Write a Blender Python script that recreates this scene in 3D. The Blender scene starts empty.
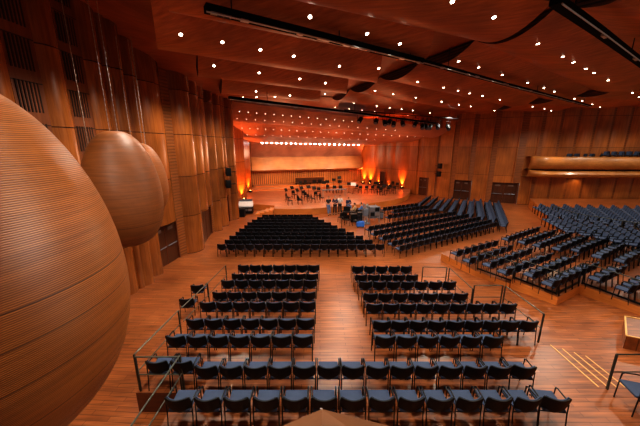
import bpy, bmesh, math, random
from mathutils import Vector, Matrix
from mathutils.bvhtree import BVHTree
random.seed(7)
PI = math.pi
sc = bpy.context.scene
COL = sc.collection

# ------------------------------------------------------------------ survey
FPX, CH = 284.4, 6.55                       # focal length in px, camera height above the hall floor
PITCH = math.atan((213 - 144.0) / FPX)
cp, sp = math.cos(PITCH), math.sin(PITCH)
def ray(u, v):
    a = (u - 320) / FPX; b = (213 - v) / FPX
    return Vector((a, cp + b * sp, -sp + b * cp))
def at_z(u, v, z):
    d = ray(u, v); t = (z - CH) / d.z
    return Vector((d.x * t, d.y * t, z))
def at_y(u, v, y):
    d = ray(u, v); t = y / d.y
    return Vector((d.x * t, y, CH + d.z * t))
def ground(y): return min(0.42, max(0.0, 0.06 * (15 - y)))

# ------------------------------------------------------------------ mesh helper
class MB:
    def __init__(s): s.v = []; s.f = []; s.m = []
    def add(s, vs, fs, mi=0):
        o = len(s.v); s.v += [tuple(q) for q in vs]
        s.f += [tuple(i + o for i in f) for f in fs]; s.m += [mi] * len(fs)
    def box(s, c, d, rz=0, mi=0, M=None):
        x, y, z = d[0] / 2, d[1] / 2, d[2] / 2
        vs = [Vector((a * x, b * y, e * z)) for e in (-1, 1) for b in (-1, 1) for a in (-1, 1)]
        R = M or Matrix.Rotation(rz, 3, 'Z')
        vs = [R @ q + Vector(c) for q in vs]
        s.add(vs, [(0, 2, 3, 1), (4, 5, 7, 6), (0, 1, 5, 4), (2, 6, 7, 3), (0, 4, 6, 2), (1, 3, 7, 5)], mi)
    def bar(s, a, b, w, h, mi=0):
        a, b = Vector(a), Vector(b); d = b - a
        if d.length < 1e-6: return
        z = d.normalized(); up = Vector((0, 0, 1)) if abs(z.z) < .95 else Vector((0, 1, 0))
        x = up.cross(z).normalized(); y = z.cross(x)
        vs = [p + x * (i * w / 2) + y * (j * h / 2) for p in (a, b) for i, j in ((-1, -1), (1, -1), (1, 1), (-1, 1))]
        s.add(vs, [(0, 3, 2, 1), (4, 5, 6, 7)] + [(i, (i + 1) % 4, 4 + (i + 1) % 4, 4 + i) for i in range(4)], mi)
    def tube(s, pts, r, n=6, mi=0, r2=None):
        pts = [Vector(p) for p in pts]; rings = []
        for i, p in enumerate(pts):
            d = (pts[min(i + 1, len(pts) - 1)] - pts[max(i - 1, 0)]).normalized()
            up = Vector((0, 0, 1)) if abs(d.z) < .9 else Vector((0, 1, 0))
            x = up.cross(d).normalized(); y = d.cross(x)
            rr = r if r2 is None else r + (r2 - r) * i / max(1, len(pts) - 1)
            rings.append([p + (x * math.cos(2 * PI * k / n) + y * math.sin(2 * PI * k / n)) * rr for k in range(n)])
        s.loft(rings, True, mi, caps=True)
    def loft(s, rings, closed=False, mi=0, caps=False):
        n = len(rings[0]); vs = [q for r in rings for q in r]; fs = []
        for i in range(len(rings) - 1):
            for k in range(n if closed else n - 1):
                k2 = (k + 1) % n
                fs.append((i * n + k, i * n + k2, (i + 1) * n + k2, (i + 1) * n + k))
        if caps:
            fs.append(tuple(range(n - 1, -1, -1))); fs.append(tuple((len(rings) - 1) * n + k for k in range(n)))
        s.add(vs, fs, mi)
    def lathe(s, prof, c=(0, 0, 0), n=24, mi=0):
        c = Vector(c)
        s.loft([[c + Vector((r * math.cos(2 * PI * k / n), r * math.sin(2 * PI * k / n), z)) for k in range(n)] for r, z in prof], True, mi, caps=True)
    def prism(s, poly, z0, z1, mi=0, mtop=None):
        n = len(poly); area = sum(poly[i][0] * poly[(i + 1) % n][1] - poly[(i + 1) % n][0] * poly[i][1] for i in range(n))
        if area < 0: poly = poly[::-1]
        vs = [(p[0], p[1], z0) for p in poly] + [(p[0], p[1], z1) for p in poly]
        s.add(vs, [tuple(range(n - 1, -1, -1))] + [(i, (i + 1) % n, n + (i + 1) % n, n + i) for i in range(n)], mi)
        s.add(vs[n:], [tuple(range(n))], mi if mtop is None else mtop)
    def xf(s, M):
        s.v = [tuple(M @ Vector(q)) for q in s.v]; return s
    def join(s, o, M=None, mmap=None):
        k = len(s.v); s.v += [tuple(M @ Vector(q)) if M else q for q in o.v]
        s.f += [tuple(i + k for i in f) for f in o.f]; s.m += [mmap[i] if mmap else i for i in o.m]
    def mesh(s, name, mats, smooth=False):
        me = bpy.data.meshes.new(name); me.from_pydata(s.v, [], s.f)
        for m in (mats if isinstance(mats, (list, tuple)) else [mats]): me.materials.append(m)
        me.polygons.foreach_set('material_index', s.m)
        if smooth:
            me.polygons.foreach_set('use_smooth', [True] * len(s.f))
            try: me.set_sharp_from_angle(angle=math.radians(40))
            except Exception: pass
        me.update(); return me
    def bvh(s): return BVHTree.FromPolygons([Vector(q) for q in s.v], s.f)

def obj(name, data, parent=None):
    o = bpy.data.objects.new(name, data); COL.objects.link(o)
    if parent: o.parent = parent
    return o
def build(name, mb, mats, parent=None, smooth=False): return obj(name, mb.mesh(name, mats, smooth), parent)
def tag(o, label=None, cat=None, group=None, kind=None):
    if label: o['label'] = label
    if cat: o['category'] = cat
    if group: o['group'] = group
    if kind: o['kind'] = kind
    return o
def empty(name, loc, rz=0, label=None, cat=None, group=None):
    o = obj(name, None); o.location = loc; o.rotation_euler = (0, 0, rz); o.empty_display_size = .1
    return tag(o, label, cat, group)
def struct(name, mb, mats, smooth=False, parent=None):
    o = build(name, mb, mats, parent, smooth)
    if not parent: o['kind'] = 'structure'
    return o
ORD = ['first', 'second', 'third', 'fourth', 'fifth', 'sixth', 'seventh', 'eighth', 'ninth', 'tenth', 'eleventh', 'twelfth', 'thirteenth',
       'fourteenth', 'fifteenth', 'sixteenth', 'seventeenth', 'eighteenth', 'nineteenth', 'twentieth', 'twenty-first', 'twenty-second', 'twenty-third', 'twenty-fourth', 'twenty-fifth', 'twenty-sixth']

# ------------------------------------------------------------------ materials
def nt(name):
    m = bpy.data.materials.new(name); m.use_nodes = True
    return m, m.node_tree.nodes, m.node_tree.links, m.node_tree.nodes['Principled BSDF']
def plain(name, c, rough=.5, metal=0, emit=None, es=0, spec=.5):
    m, N, L, b = nt(name)
    b.inputs['Base Color'].default_value = (*c, 1); b.inputs['Roughness'].default_value = rough; b.inputs['Metallic'].default_value = metal
    b.inputs['Specular IOR Level'].default_value = spec
    if emit: b.inputs['Emission Color'].default_value = (*emit, 1); b.inputs['Emission Strength'].default_value = es
    tc = N.new('ShaderNodeTexCoord'); n = N.new('ShaderNodeTexNoise'); n.inputs['Scale'].default_value = 9
    mx = N.new('ShaderNodeMix'); mx.data_type = 'RGBA'; mx.inputs[0].default_value = 1; mx.blend_type = 'MULTIPLY'
    r = N.new('ShaderNodeMapRange'); r.inputs[3].default_value = .85; r.inputs[4].default_value = 1.12
    L.new(tc.outputs['Object'], n.inputs['Vector']); L.new(n.outputs[0], r.inputs[0])
    mx.inputs[6].default_value = (*c, 1); L.new(r.outputs[0], mx.inputs[7]); L.new(mx.outputs[2], b.inputs['Base Color'])
    return m
def math_n(N, op, a=None, b=None):
    n = N.new('ShaderNodeMath'); n.operation = op
    if a is not None and not hasattr(a, 'links'): n.inputs[0].default_value = a
    if b is not None and not hasattr(b, 'links'): n.inputs[1].default_value = b
    return n
def wood(name, c1, c2, scale=(6, 6, .5), rough=.4, joint=0, panel=0, rot=0, spec=.5, bump=.05, coat=0):
    """streaked veneer; joint = height of the horizontal joints, panel = width of tonal panels"""
    m, N, L, b = nt(name)
    tc = N.new('ShaderNodeTexCoord'); mp = N.new('ShaderNodeMapping'); mp.inputs['Scale'].default_value = scale; mp.inputs['Rotation'].default_value = (0, 0, rot)
    L.new(tc.outputs['Object'], mp.inputs['Vector'])
    n = N.new('ShaderNodeTexNoise'); n.inputs['Scale'].default_value = 1.6; n.inputs['Detail'].default_value = 6; n.inputs['Roughness'].default_value = .65
    L.new(mp.outputs[0], n.inputs['Vector'])
    r = N.new('ShaderNodeValToRGB'); r.color_ramp.elements[0].position = .3; r.color_ramp.elements[1].position = .72
    r.color_ramp.elements[0].color = (*c1, 1); r.color_ramp.elements[1].color = (*c2, 1)
    L.new(n.outputs[0], r.inputs[0]); out = r.outputs[0]
    n2 = N.new('ShaderNodeTexNoise'); n2.inputs['Scale'].default_value = .55; n2.inputs['Detail'].default_value = 2
    L.new(tc.outputs['Object'], n2.inputs['Vector'])
    mr = N.new('ShaderNodeMapRange'); mr.inputs[1].default_value = .3; mr.inputs[2].default_value = .7; mr.inputs[3].default_value = .72; mr.inputs[4].default_value = 1.2
    L.new(n2.outputs[0], mr.inputs[0])
    mx = N.new('ShaderNodeMix'); mx.data_type = 'RGBA'; mx.blend_type = 'MULTIPLY'; mx.inputs[0].default_value = 1
    L.new(out, mx.inputs[6]); L.new(mr.outputs[0], mx.inputs[7]); out = mx.outputs[2]
    if joint:
        sx = N.new('ShaderNodeSeparateXYZ'); L.new(tc.outputs['Object'], sx.inputs[0])
        d = math_n(N, 'DIVIDE', None, joint); L.new(sx.outputs[2], d.inputs[0])
        fr = math_n(N, 'FRACT'); L.new(d.outputs[0], fr.inputs[0])
        lt = math_n(N, 'LESS_THAN', None, .035 / joint); L.new(fr.outputs[0], lt.inputs[0])
        fl = math_n(N, 'FLOOR'); L.new(d.outputs[0], fl.inputs[0])
        wn = N.new('ShaderNodeTexWhiteNoise'); wn.noise_dimensions = '1D'; L.new(fl.outputs[0], wn.inputs['W'])
        m3 = N.new('ShaderNodeMapRange'); m3.inputs[3].default_value = .82; m3.inputs[4].default_value = 1.12; L.new(wn.outputs[0], m3.inputs[0])
        m4 = N.new('ShaderNodeMix'); m4.data_type = 'RGBA'; m4.blend_type = 'MULTIPLY'; m4.inputs[0].default_value = 1
        L.new(out, m4.inputs[6]); L.new(m3.outputs[0], m4.inputs[7])
        m5 = N.new('ShaderNodeMix'); m5.data_type = 'RGBA'; L.new(lt.outputs[0], m5.inputs[0]); L.new(m4.outputs[2], m5.inputs[6])
        m5.inputs[7].default_value = (c1[0] * .2, c1[1] * .2, c1[2] * .2, 1); out = m5.outputs[2]
    L.new(out, b.inputs['Base Color']); b.inputs['Roughness'].default_value = rough; b.inputs['Specular IOR Level'].default_value = spec
    if coat: b.inputs['Coat Weight'].default_value = coat; b.inputs['Coat Roughness'].default_value = .12
    bp = N.new('ShaderNodeBump'); bp.inputs['Strength'].default_value = bump; bp.inputs['Distance'].default_value = .02
    L.new(n.outputs[0], bp.inputs['Height']); L.new(bp.outputs[0], b.inputs['Normal'])
    return m
def parquet(name, c1, c2, rot, w=1.3, h=.13, rough=.33):
    m, N, L, b = nt(name)
    tc = N.new('ShaderNodeTexCoord'); mp = N.new('ShaderNodeMapping'); mp.inputs['Rotation'].default_value = (0, 0, rot)
    L.new(tc.outputs['Object'], mp.inputs['Vector'])
    br = N.new('ShaderNodeTexBrick'); br.inputs['Scale'].default_value = 1; br.inputs['Brick Width'].default_value = w; br.inputs['Row Height'].default_value = h
    br.inputs['Mortar Size'].default_value = .006; br.inputs['Color1'].default_value = (*c1, 1); br.inputs['Color2'].default_value = (*c2, 1)
    br.inputs['Mortar'].default_value = (c1[0] * .45, c1[1] * .4, c1[2] * .4, 1); br.offset = .37
    L.new(mp.outputs[0], br.inputs['Vector'])
    n = N.new('ShaderNodeTexNoise'); n.inputs['Scale'].default_value = 1; n.inputs['Detail'].default_value = 5
    mp2 = N.new('ShaderNodeMapping'); mp2.inputs['Scale'].default_value = (1.2, 14, 4); mp2.inputs['Rotation'].default_value = (0, 0, rot)
    L.new(tc.outputs['Object'], mp2.inputs['Vector']); L.new(mp2.outputs[0], n.inputs['Vector'])
    mr = N.new('ShaderNodeMapRange'); mr.inputs[1].default_value = .25; mr.inputs[2].default_value = .75; mr.inputs[3].default_value = .5; mr.inputs[4].default_value = 1.4
    L.new(n.outputs[0], mr.inputs[0])
    n3 = N.new('ShaderNodeTexNoise'); n3.inputs['Scale'].default_value = .35; L.new(tc.outputs['Object'], n3.inputs['Vector'])
    mr3 = N.new('ShaderNodeMapRange'); mr3.inputs[1].default_value = .3; mr3.inputs[2].default_value = .7; mr3.inputs[3].default_value = .8; mr3.inputs[4].default_value = 1.15
    L.new(n3.outputs[0], mr3.inputs[0])
    mm = math_n(N, 'MULTIPLY'); L.new(mr.outputs[0], mm.inputs[0]); L.new(mr3.outputs[0], mm.inputs[1])
    mx = N.new('ShaderNodeMix'); mx.data_type = 'RGBA'; mx.blend_type = 'MULTIPLY'; mx.inputs[0].default_value = 1
    L.new(br.outputs[0], mx.inputs[6]); L.new(mm.outputs[0], mx.inputs[7]); L.new(mx.outputs[2], b.inputs['Base Color'])
    b.inputs['Roughness'].default_value = rough
    return m
def slatted(name, c1, c2, period, axis=2, rough=.5, bump=.6, lines=()):
    """fine horizontal battens: colour and bump bands along one object axis, optional dark joint lines"""
    m, N, L, b = nt(name)
    tc = N.new('ShaderNodeTexCoord'); sx = N.new('ShaderNodeSeparateXYZ'); L.new(tc.outputs['Object'], sx.inputs[0])
    d = math_n(N, 'MULTIPLY', None, 2 * PI / period); L.new(sx.outputs[axis], d.inputs[0])
    s = math_n(N, 'SINE'); L.new(d.outputs[0], s.inputs[0])
    mr = N.new('ShaderNodeMapRange'); mr.inputs[1].default_value = -.75; mr.inputs[2].default_value = .1; L.new(s.outputs[0], mr.inputs[0])
    mx = N.new('ShaderNodeMix'); mx.data_type = 'RGBA'; L.new(mr.outputs[0], mx.inputs[0])
    mx.inputs[6].default_value = (*c1, 1); mx.inputs[7].default_value = (*c2, 1); out = mx.outputs[2]
    mp = N.new('ShaderNodeMapping'); mp.inputs['Scale'].default_value = (1.2, 1.2, 22); L.new(tc.outputs['Object'], mp.inputs['Vector'])
    n = N.new('ShaderNodeTexNoise'); n.inputs['Scale'].default_value = 1; n.inputs['Detail'].default_value = 4; L.new(mp.outputs[0], n.inputs['Vector'])
    m2 = N.new('ShaderNodeMapRange'); m2.inputs[1].default_value = .25; m2.inputs[2].default_value = .75; m2.inputs[3].default_value = .72; m2.inputs[4].default_value = 1.25; L.new(n.outputs[0], m2.inputs[0])
    m3 = N.new('ShaderNodeMix'); m3.data_type = 'RGBA'; m3.blend_type = 'MULTIPLY'; m3.inputs[0].default_value = 1
    L.new(out, m3.inputs[6]); L.new(m2.outputs[0], m3.inputs[7]); out = m3.outputs[2]
    for z in lines:
        a = math_n(N, 'SUBTRACT', None, z); L.new(sx.outputs[axis], a.inputs[0])
        ab = math_n(N, 'ABSOLUTE'); L.new(a.outputs[0], ab.inputs[0])
        lt = math_n(N, 'LESS_THAN', None, .006); L.new(ab.outputs[0], lt.inputs[0])
        m4 = N.new('ShaderNodeMix'); m4.data_type = 'RGBA'; L.new(lt.outputs[0], m4.inputs[0]); L.new(out, m4.inputs[6])
        m4.inputs[7].default_value = (c1[0] * .6, c1[1] * .6, c1[2] * .6, 1); out = m4.outputs[2]
    L.new(out, b.inputs['Base Color']); b.inputs['Roughness'].default_value = rough
    bp = N.new('ShaderNodeBump'); bp.inputs['Strength'].default_value = bump; bp.inputs['Distance'].default_value = period * .3
    L.new(s.outputs[0], bp.inputs['Height']); L.new(bp.outputs[0], b.inputs['Normal'])
    return m

M = {}
M['floor'] = parquet('floor_parquet', (.29, .080, .022), (.42, .128, .036), math.radians(4))
M['platform'] = parquet('platform_parquet', (.27, .074, .020), (.37, .110, .031), 0, 1.2, .12)
M['stagefloor'] = parquet('stage_parquet', (.42, .15, .065), (.55, .21, .095), math.radians(15), 1.6, .15, .3)
M['facia'] = wood('platform_facia', (.55, .16, .03), (.72, .24, .05), (1, 1, 12), .35)
M['facia_dark'] = wood('dark_facia', (.10, .025, .01), (.17, .045, .018), (1, 1, 9), .4)
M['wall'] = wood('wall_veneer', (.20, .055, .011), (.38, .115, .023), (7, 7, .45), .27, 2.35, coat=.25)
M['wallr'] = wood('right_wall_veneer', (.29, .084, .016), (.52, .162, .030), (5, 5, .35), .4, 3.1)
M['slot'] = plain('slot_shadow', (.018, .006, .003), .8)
M['slotblack'] = plain('track_black', (.004, .004, .005), .9, spec=.1)
M['slotpanel'] = wood('slot_panel_veneer', (.13, .035, .010), (.24, .068, .018), (7, 7, .5), .45, 1.18)
M['hatch'] = slatted('hatched_panel', (.19, .055, .012), (.30, .092, .02), .17, 2, .5, .2)
M['ceil'] = wood('ceiling_veneer', (.30, .078, .024), (.60, .17, .052), (.5, 7, 3), .42, rot=math.radians(-33), spec=.3)
M['ceilbase'] = wood('ceiling_boards', (.30, .075, .022), (.48, .13, .04), (.7, 7, 1), .45, rot=math.radians(-33))
M['lens'] = slatted('ceiling_end_grille', (.014, .006, .004), (.085, .032, .016), .11, 2, .6, .2)
M['canopy'] = wood('canopy_veneer', (.33, .125, .075), (.42, .17, .105), (.6, 6, 2), .7, rot=math.radians(-15))
M['rearpanel'] = wood('rear_balcony_veneer', (.42, .17, .06), (.52, .23, .085), (.4, .4, 6), .4)
M['rearslat'] = wood('rear_batten_veneer', (.50, .17, .045), (.75, .30, .09), (9, 9, .4), .45)
M['balc'] = wood('balcony_veneer', (.34, .12, .026), (.54, .22, .055), (1.5, 1.5, 9), .4, coat=.1)
M['door'] = wood('door_veneer', (.05, .015, .006), (.09, .026, .010), (5, 5, .5), .35)
M['doorglass'] = plain('door_glass', (.16, .10, .08), .3, 0)
M['black'] = plain('black_plastic', (.0035, .0035, .0045), .55, spec=.25)
M['blackmetal'] = plain('black_metal', (.006, .006, .007), .4, .0, spec=.3)
M['blue'] = plain('blue_fabric', (.058, .078, .135), .9, spec=.2)
M['rail'] = plain('grey_green_rail', (.11, .12, .10), .4, .6)
M['raildark'] = plain('dark_rail', (.035, .038, .032), .4, .4)
M['gold'] = plain('brass_nosing', (.85, .48, .16), .4, .3)
M['nosing'] = plain('pale_nosing', (.5, .27, .13), .6)
M['silver'] = plain('silver_metal', (.55, .57, .6), .3, .9)
M['grey'] = plain('grey_case', (.17, .19, .23), .45, .3)
M['white'] = plain('white_paint', (.8, .8, .8), .5)
M['cable'] = plain('pale_cable', (.34, .24, .19), .6)
M['bluecloth'] = plain('bright_blue_cover', (.03, .16, .62), .6)
M['lamp'] = plain('lamp_glow', (1, .9, .75), .5, 0, (1, .86, .66), 22)
M['dot'] = plain('canopy_lamp_glow', (1, .9, .8), .5, 0, (1, .84, .7), 5)
M['bulb'] = plain('bright_lamp_glow', (1, .95, .9), .5, 0, (1, .93, .86), 45)
M['uplamp'] = plain('orange_lamp_glow', (1, .5, .2), .5, 0, (1, .42, .10), 14)
M['skin'] = plain('skin', (.55, .29, .19), .6)
M['hair'] = plain('dark_hair', (.02, .012, .008), .7)
M['hairgrey'] = plain('grey_hair', (.35, .33, .31), .7)
M['jeans'] = plain('blue_denim', (.10, .17, .33), .85)
M['darkcloth'] = plain('dark_cloth', (.012, .013, .018), .9)
M['navy'] = plain('navy_cloth', (.02, .03, .08), .9)
M['whitecloth'] = plain('white_cloth', (.78, .76, .74), .9)
M['tan'] = plain('tan_cloth', (.62, .40, .22), .9)
M['bluecl'] = plain('blue_shirt_cloth', (.08, .2, .5), .9)
M['shoe'] = plain('dark_shoe', (.02, .015, .012), .5)
M['ledge'] = wood('ledge_wood', (.20, .06, .008), (.27, .085, .012), (2, 12, 2), .6)
M['podnear'] = slatted('pod_battens_near', (.14, .038, .008), (.38, .120, .022),     .0175, 2, .42, .45, (-1.05, -.62, -.27, .02))
M['podmid'] = slatted('pod_battens_mid', (.13, .036, .008), (.26, .078, .016), .03, 2, .5, .25, (1.25, .35, -.1, -.55, -.95))
M['podfar'] = slatted('pod_battens_far', (.20, .058, .012), (.34, .105, .022), .03, 2, .5, .25, (.9, -.6))

# ------------------------------------------------------------------ camera
cam = bpy.data.cameras.new('camera'); co = obj('camera', cam); co.location = (0, 0, CH); co.rotation_euler = (PI / 2 - PITCH, 0, 0)
cam.sensor_width = 36; cam.lens = FPX * 36 / 640; cam.clip_start = .05; cam.clip_end = 200
sc.camera = co

# ------------------------------------------------------------------ floor, seating platforms
mb = MB()
ys = [-1, 8, 15, 46]
mb.loft([[(-13, y, ground(y)), (44, y, ground(y))] for y in ys]); mb.f = [f[::1] for f in mb.f]
struct('floor', mb, M['floor'])
P1Z, P3Z, P5Z, P7Z, P9Z = 1.05, .97, .80, .58, .35
def platform(name, poly, z1, z0, top='platform', side='facia_dark'):
    m = MB(); m.prism(poly, z0, z1, 0, 1); return struct(name, m, [M[side], M[top]])
platform('rear_terrace', [(-3.25, 1.2), (12.5, 1.2), (12.5, 5.55), (6.6, 5.55), (6.6, 6.95), (-4.25, 6.95), (-4.25, 5.4), (-3.25, 5.4)], P3Z, .2)
platform('seating_platform', [(-4.3, 6.96), (6.45, 6.96), (6.3, 8.75), (-4.3, 8.75)], P5Z, .2)
platform('seating_platform', [(-4.3, 8.76), (5.9, 8.76), (5.5, 10.65), (-4.3, 10.65)], P7Z, .1)
platform('seating_platform', [(-4.3, 10.66), (4.7, 10.66), (4.6, 12.9), (-4.3, 12.9)], P9Z, 0)
# brass nosed steps down from the terrace on the right
for i in range(4):
    z = P3Z - .12 * i
    x0 = 6.6 + .36 * i
    m = MB()
    if i: m.box((x0 - .18, 6.28, z / 2 + .1), (.36, 1.44, z - .2))
    m.box((x0 - .02, 6.28, z + .004), (.03, 1.44, .012), 0, 1)
    m.box((x0 + .0, 6.28, z - .02), (.012, 1.44, .04), 0, 1)
    struct('terrace_step', m, [M['platform'], M['gold']])
# wooden step box at the right
m = MB(); m.prism([(9.35, 7.55), (10.35, 8.55), (11.2, 8.2), (10.6, 7.0)], .3, .86)
bp_ = [(9.35, 7.55), (10.35, 8.55), (11.2, 8.2), (10.6, 7.0)]
g_ = MB()
for i in range(4):
    a, b = bp_[i], bp_[(i + 1) % 4]; g_.bar((*a, .87), (*b, .87), .04, .03)
o = empty('step_box', (9.35, 7.55, 0), 0, 'low wooden step box with pale edging at the far right below the raised tier', 'step box')
for mm_, nm, mt in ((m, 'box_body', M['platform']), (g_, 'edging', M['gold'])):
    mm_.v = [(x - 9.35, y - 7.55, z) for x, y, z in mm_.v]; build(nm, mm_, mt, o)

# right hand tiers
T1Z, T1BZ, T2Z = .42, .66, .95
tA = [(7.0, 15.4), (7.75, 13.1), (8.58, 11.75), (11.2, 13.2), (13.6, 15.2), (15.6, 18.6), (10.5, 17.5)]
tB = [(8.6, 11.7), (9.42, 10.15), (11.22, 11.15), (12.0, 9.15), (13.6, 8.5), (24, 12), (20.5, 15.4), (18.1, 19.2), (16.4, 19.6), (15.6, 18.6), (13.6, 15.2), (11.2, 13.2)]
tB[7:9] = [(17.6, 18.2), (16.4, 19.0)]
platform('seating_tier', tA, T1Z, 0, 'platform', 'facia'); platform('seating_tier', tB, T1BZ, 0, 'platform', 'facia')
tC = [(22.2, 29.6), (18.5, 22.2), (18.1, 19.4), (20.6, 15.6), (25, 13.5), (37, 18), (37, 29.4)]
platform('seating_tier', tC, T2Z, 0, 'platform', 'facia')

# ------------------------------------------------------------------ stage
SZ = .6
SK = (CH - .6) / (CH - .9)            # stage plan scale for this deck height
sk = lambda p: (p[0] * SK, p[1] * SK)
fp = [(274, 208.6), (290, 209), (305, 208.8), (320, 208), (335, 206.8), (350, 205.2), (365, 203.8), (380, 202), (392, 200.2), (401, 198), (408, 194.5), (410.5, 191)]
front = [at_z(u, v, SZ) for u, v in fp]
spoly = [(p.x, p.y) for p in front] + [sk(q) for q in ((11.6, 36.3), (9.8, 38.0), (7.6, 40.6), (5.9, 42.6), (-9.4, 38.6), (-9.0, 30), (-7.3, 27.2), (-4.3, 26.3))]
m = MB(); m.prism(spoly, 0, SZ, 0, 1); struct('stage', m, [M['facia'], M['stagefloor']])
for z, d in ((.75, 2), (.9, 4.2)):
    m = MB(); m.prism([(-8.9, 34.6 + d), (-2, 36.2 + d), (5.4, 38.3 + d), (6.1, 44.4), (-9.4, 40.4)], z - .15, z, 0, 1); struct('stage_riser', m, [M['facia'], M['stagefloor']])
st = empty('stage_steps', (-6.1, 26.7, 0), 0, 'short flight of wooden steps with pale nosings at left end of stage front', 'steps')
for i in range(4):
    m = MB(); m.box((.22 + .42 * i, 0, .06 * (i + 1)), (.42, 1.25, .12 * (i + 1))); s_ = build('step', m, M['facia'], st)
    m = MB(); m.box((.04 + .42 * i, 0, .12 * (i + 1) + .008), (.12, 1.25, .015)); build('nosing', m, M['nosing'], s_)

# ------------------------------------------------------------------ walls
CZ = 10.15
WZ = 12.6                                 # the left wall runs up behind the raised left edge of the ceiling
def wall_seg(mb, a, b, z0, z1, bulge, inward, n=8, mi=0):
    a, b = Vector((*a, 0)), Vector((*b, 0)); d = b - a; nn = Vector((-d.y, d.x, 0)).normalized() * inward
    prof = []
    for k in range(n + 1):
        t = k / n; prof.append(a + d * t + nn * (bulge * math.sin(PI * t) ** .7))
    mb.loft([[(p.x, p.y, z0) for p in prof], [(p.x, p.y, z1) for p in prof]], False, mi)
lw = MB()                                               # left wall: bowed veneer columns with slotted strips between
ysn = [-2.0, -.2, 1.5, 3.2, 4.9, 6.6, 8.3, 10.0, 11.7]
for i in range(len(ysn) - 1):
    y0, y1 = ysn[i], ysn[i + 1]; x0 = -8.7 + .035 * (y0 + 2); x1 = -8.7 + .035 * (y1 + 2)
    ym = y0 + .9
    if i < len(ysn) - 1:
        wall_seg(lw, (x0, y0), (x0 + .02, ym), 0, WZ, 0, -1, 1, 1)
        for zz in range(10):
            z = .55 + zz * 1.15
            for k in range(7):
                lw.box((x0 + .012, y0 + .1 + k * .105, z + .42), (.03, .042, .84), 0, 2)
        wall_seg(lw, (x0 + .02, ym), (x1, y1), 0, WZ, .2, -1)
pA, pB, pC, pD, pE, pF = at_z(138, 290, .2), at_z(158, 270, .1), at_z(181, 257, 0), at_z(204, 246, 0), at_z(213, 233, 0), at_z(226.5, 223.5, 0)
pG, pH = at_z(230.5, 221, 0), at_z(238.5, 217, 0)
xy = lambda p: (p.x, p.y)
segs = [(xy(pA), xy(pB), .5, 0), (xy(pB), xy(pC), .15, 2.35), (xy(pC), xy(pD), .55, 0), (xy(pD), xy(pE), .12, 2.3), (xy(pE), xy(pF), .5, 0), (xy(pF), xy(pG), .05, 2.3), (xy(pG), xy(pH), .4, 0)]
for a, b, bl, z0 in segs:
    A, B = Vector(a), Vector(b)
    n = 2 if (B - A).length > 2.2 else 1
    for k in range(n):
        a2, b2 = A.lerp(B, k / n), A.lerp(B, (k + 1) / n)
        if z0 == 0:
            c2 = a2.lerp(b2, .26)
            wall_seg(lw, a2, c2, z0, WZ, 0, -1, 1, 3); wall_seg(lw, c2, b2, z0, WZ, bl * .8, -1)
        else: wall_seg(lw, a2, b2, z0, WZ, bl + .2, -1)
# stage side of the left wall: flats stepping toward the rear wall
sl = [xy(pH), (-8.9, 29.4), (-8.1, 31.0), (-9.3, 35.0), (-8.85, 36.5), (-9.65, 40.4)]
for i in range(len(sl) - 1): wall_seg(lw, sl[i], sl[i + 1], 0, WZ, .0, -1, 1)
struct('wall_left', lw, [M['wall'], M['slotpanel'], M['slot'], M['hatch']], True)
wl = MB(); wall_seg(wl, (-8.66, 11.7), xy(pA), 0, WZ, .1, -1); wall_seg(wl, (-8.3, 11.7), (-8.0, 11.85), 0, WZ, .1, -1); struct('wall_left_return', wl, M['wall'], True)

def door(name, a, b, h, inward, lit=True, z0=0):
    a, b = Vector((*a, 0)), Vector((*b, 0)); d = (b - a); L = d.length; d.normalize(); nn = Vector((-d.y, d.x, 0)) * inward
    ang = math.atan2(d.y, d.x); mid = (a + b) / 2 - nn * .02
    m = MB()
    m.box((mid.x, mid.y, z0 + h / 2), (L, .06, h), ang)
    root = struct(name, m, M['door'])
    m = MB(); m.box((mid.x + nn.x * .08, mid.y + nn.y * .08, z0 + h - .06), (L, .2, .12), ang); 
    for s in (0, 1):
        q = a + d * (L * s); m.box((q.x, q.y, z0 + h / 2), (.14, .2, h), ang)
    q = mid + nn * .035; m.box((q.x, q.y, z0 + h / 2), (.03, .03, h), ang)
    build('door_frame', m, M['facia_dark'], root)
    if lit:
        for s in (-1, 1):
            q = mid + d * (s * L * .24) + nn * .045
            m = MB(); m.box((q.x, q.y, z0 + h * .83), (L * .20, .02, h * .07), ang); build('door_window', m, M['doorglass'], root)
            m = MB(); m.tube([q + d * (-.2 * L) + Vector((0, 0, z0 + 1.05)) + nn * .05, q + d * (.2 * L) + Vector((0, 0, z0 + 1.05)) + nn * .05], .03); build('push_bar', m, M['grey'], root)
    return root
back = lambda p, k=.1: (p.x - k, p.y)
door('door_1', back(pB), back(pC), 2.4, -1); door('door_2', back(pD), back(pE), 2.35, -1, False); door('door_3', back(pF), back(pG), 2.35, -1, False)

# right wall
rw = [sk((5.9, 42.6)), sk((7.6, 40.6)), sk((8.9, 39.2)), sk((9.9, 38.1)), sk((11.3, 36.6)), (13.0, 37.2), (13.9, 36.4), (14.8, 35.9), (16.3, 34.4), (17.9, 33.4), (19.6, 32.2), (22.0, 31.2), (23.3, 30.7)]
rm = MB(); doors_r = []
for i in range(len(rw) - 1):
    a, b = Vector(rw[i]), Vector(rw[i + 1])
    z0 = 2.35 if i in (5, 8, 10) else 0
    if i in (5, 8, 10): doors_r.append((a, b))
    c = a.lerp(b, .72)
    if i >= 4 and i not in (5,):
        wall_seg(rm, a, c, z0, CZ, -.0, -1, 1); off = (b - a).normalized().orthogonal() * .1
        wall_seg(rm, c, b, z0, CZ, .0, -1, 1, 1 if i >= 6 else 0)
        rm.box((c.x, c.y, (CZ + z0) / 2), (.1, .25, CZ - z0), math.atan2((b - a).y, (b - a).x))
    else: wall_seg(rm, a, b, z0, CZ, .1, -1)
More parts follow.
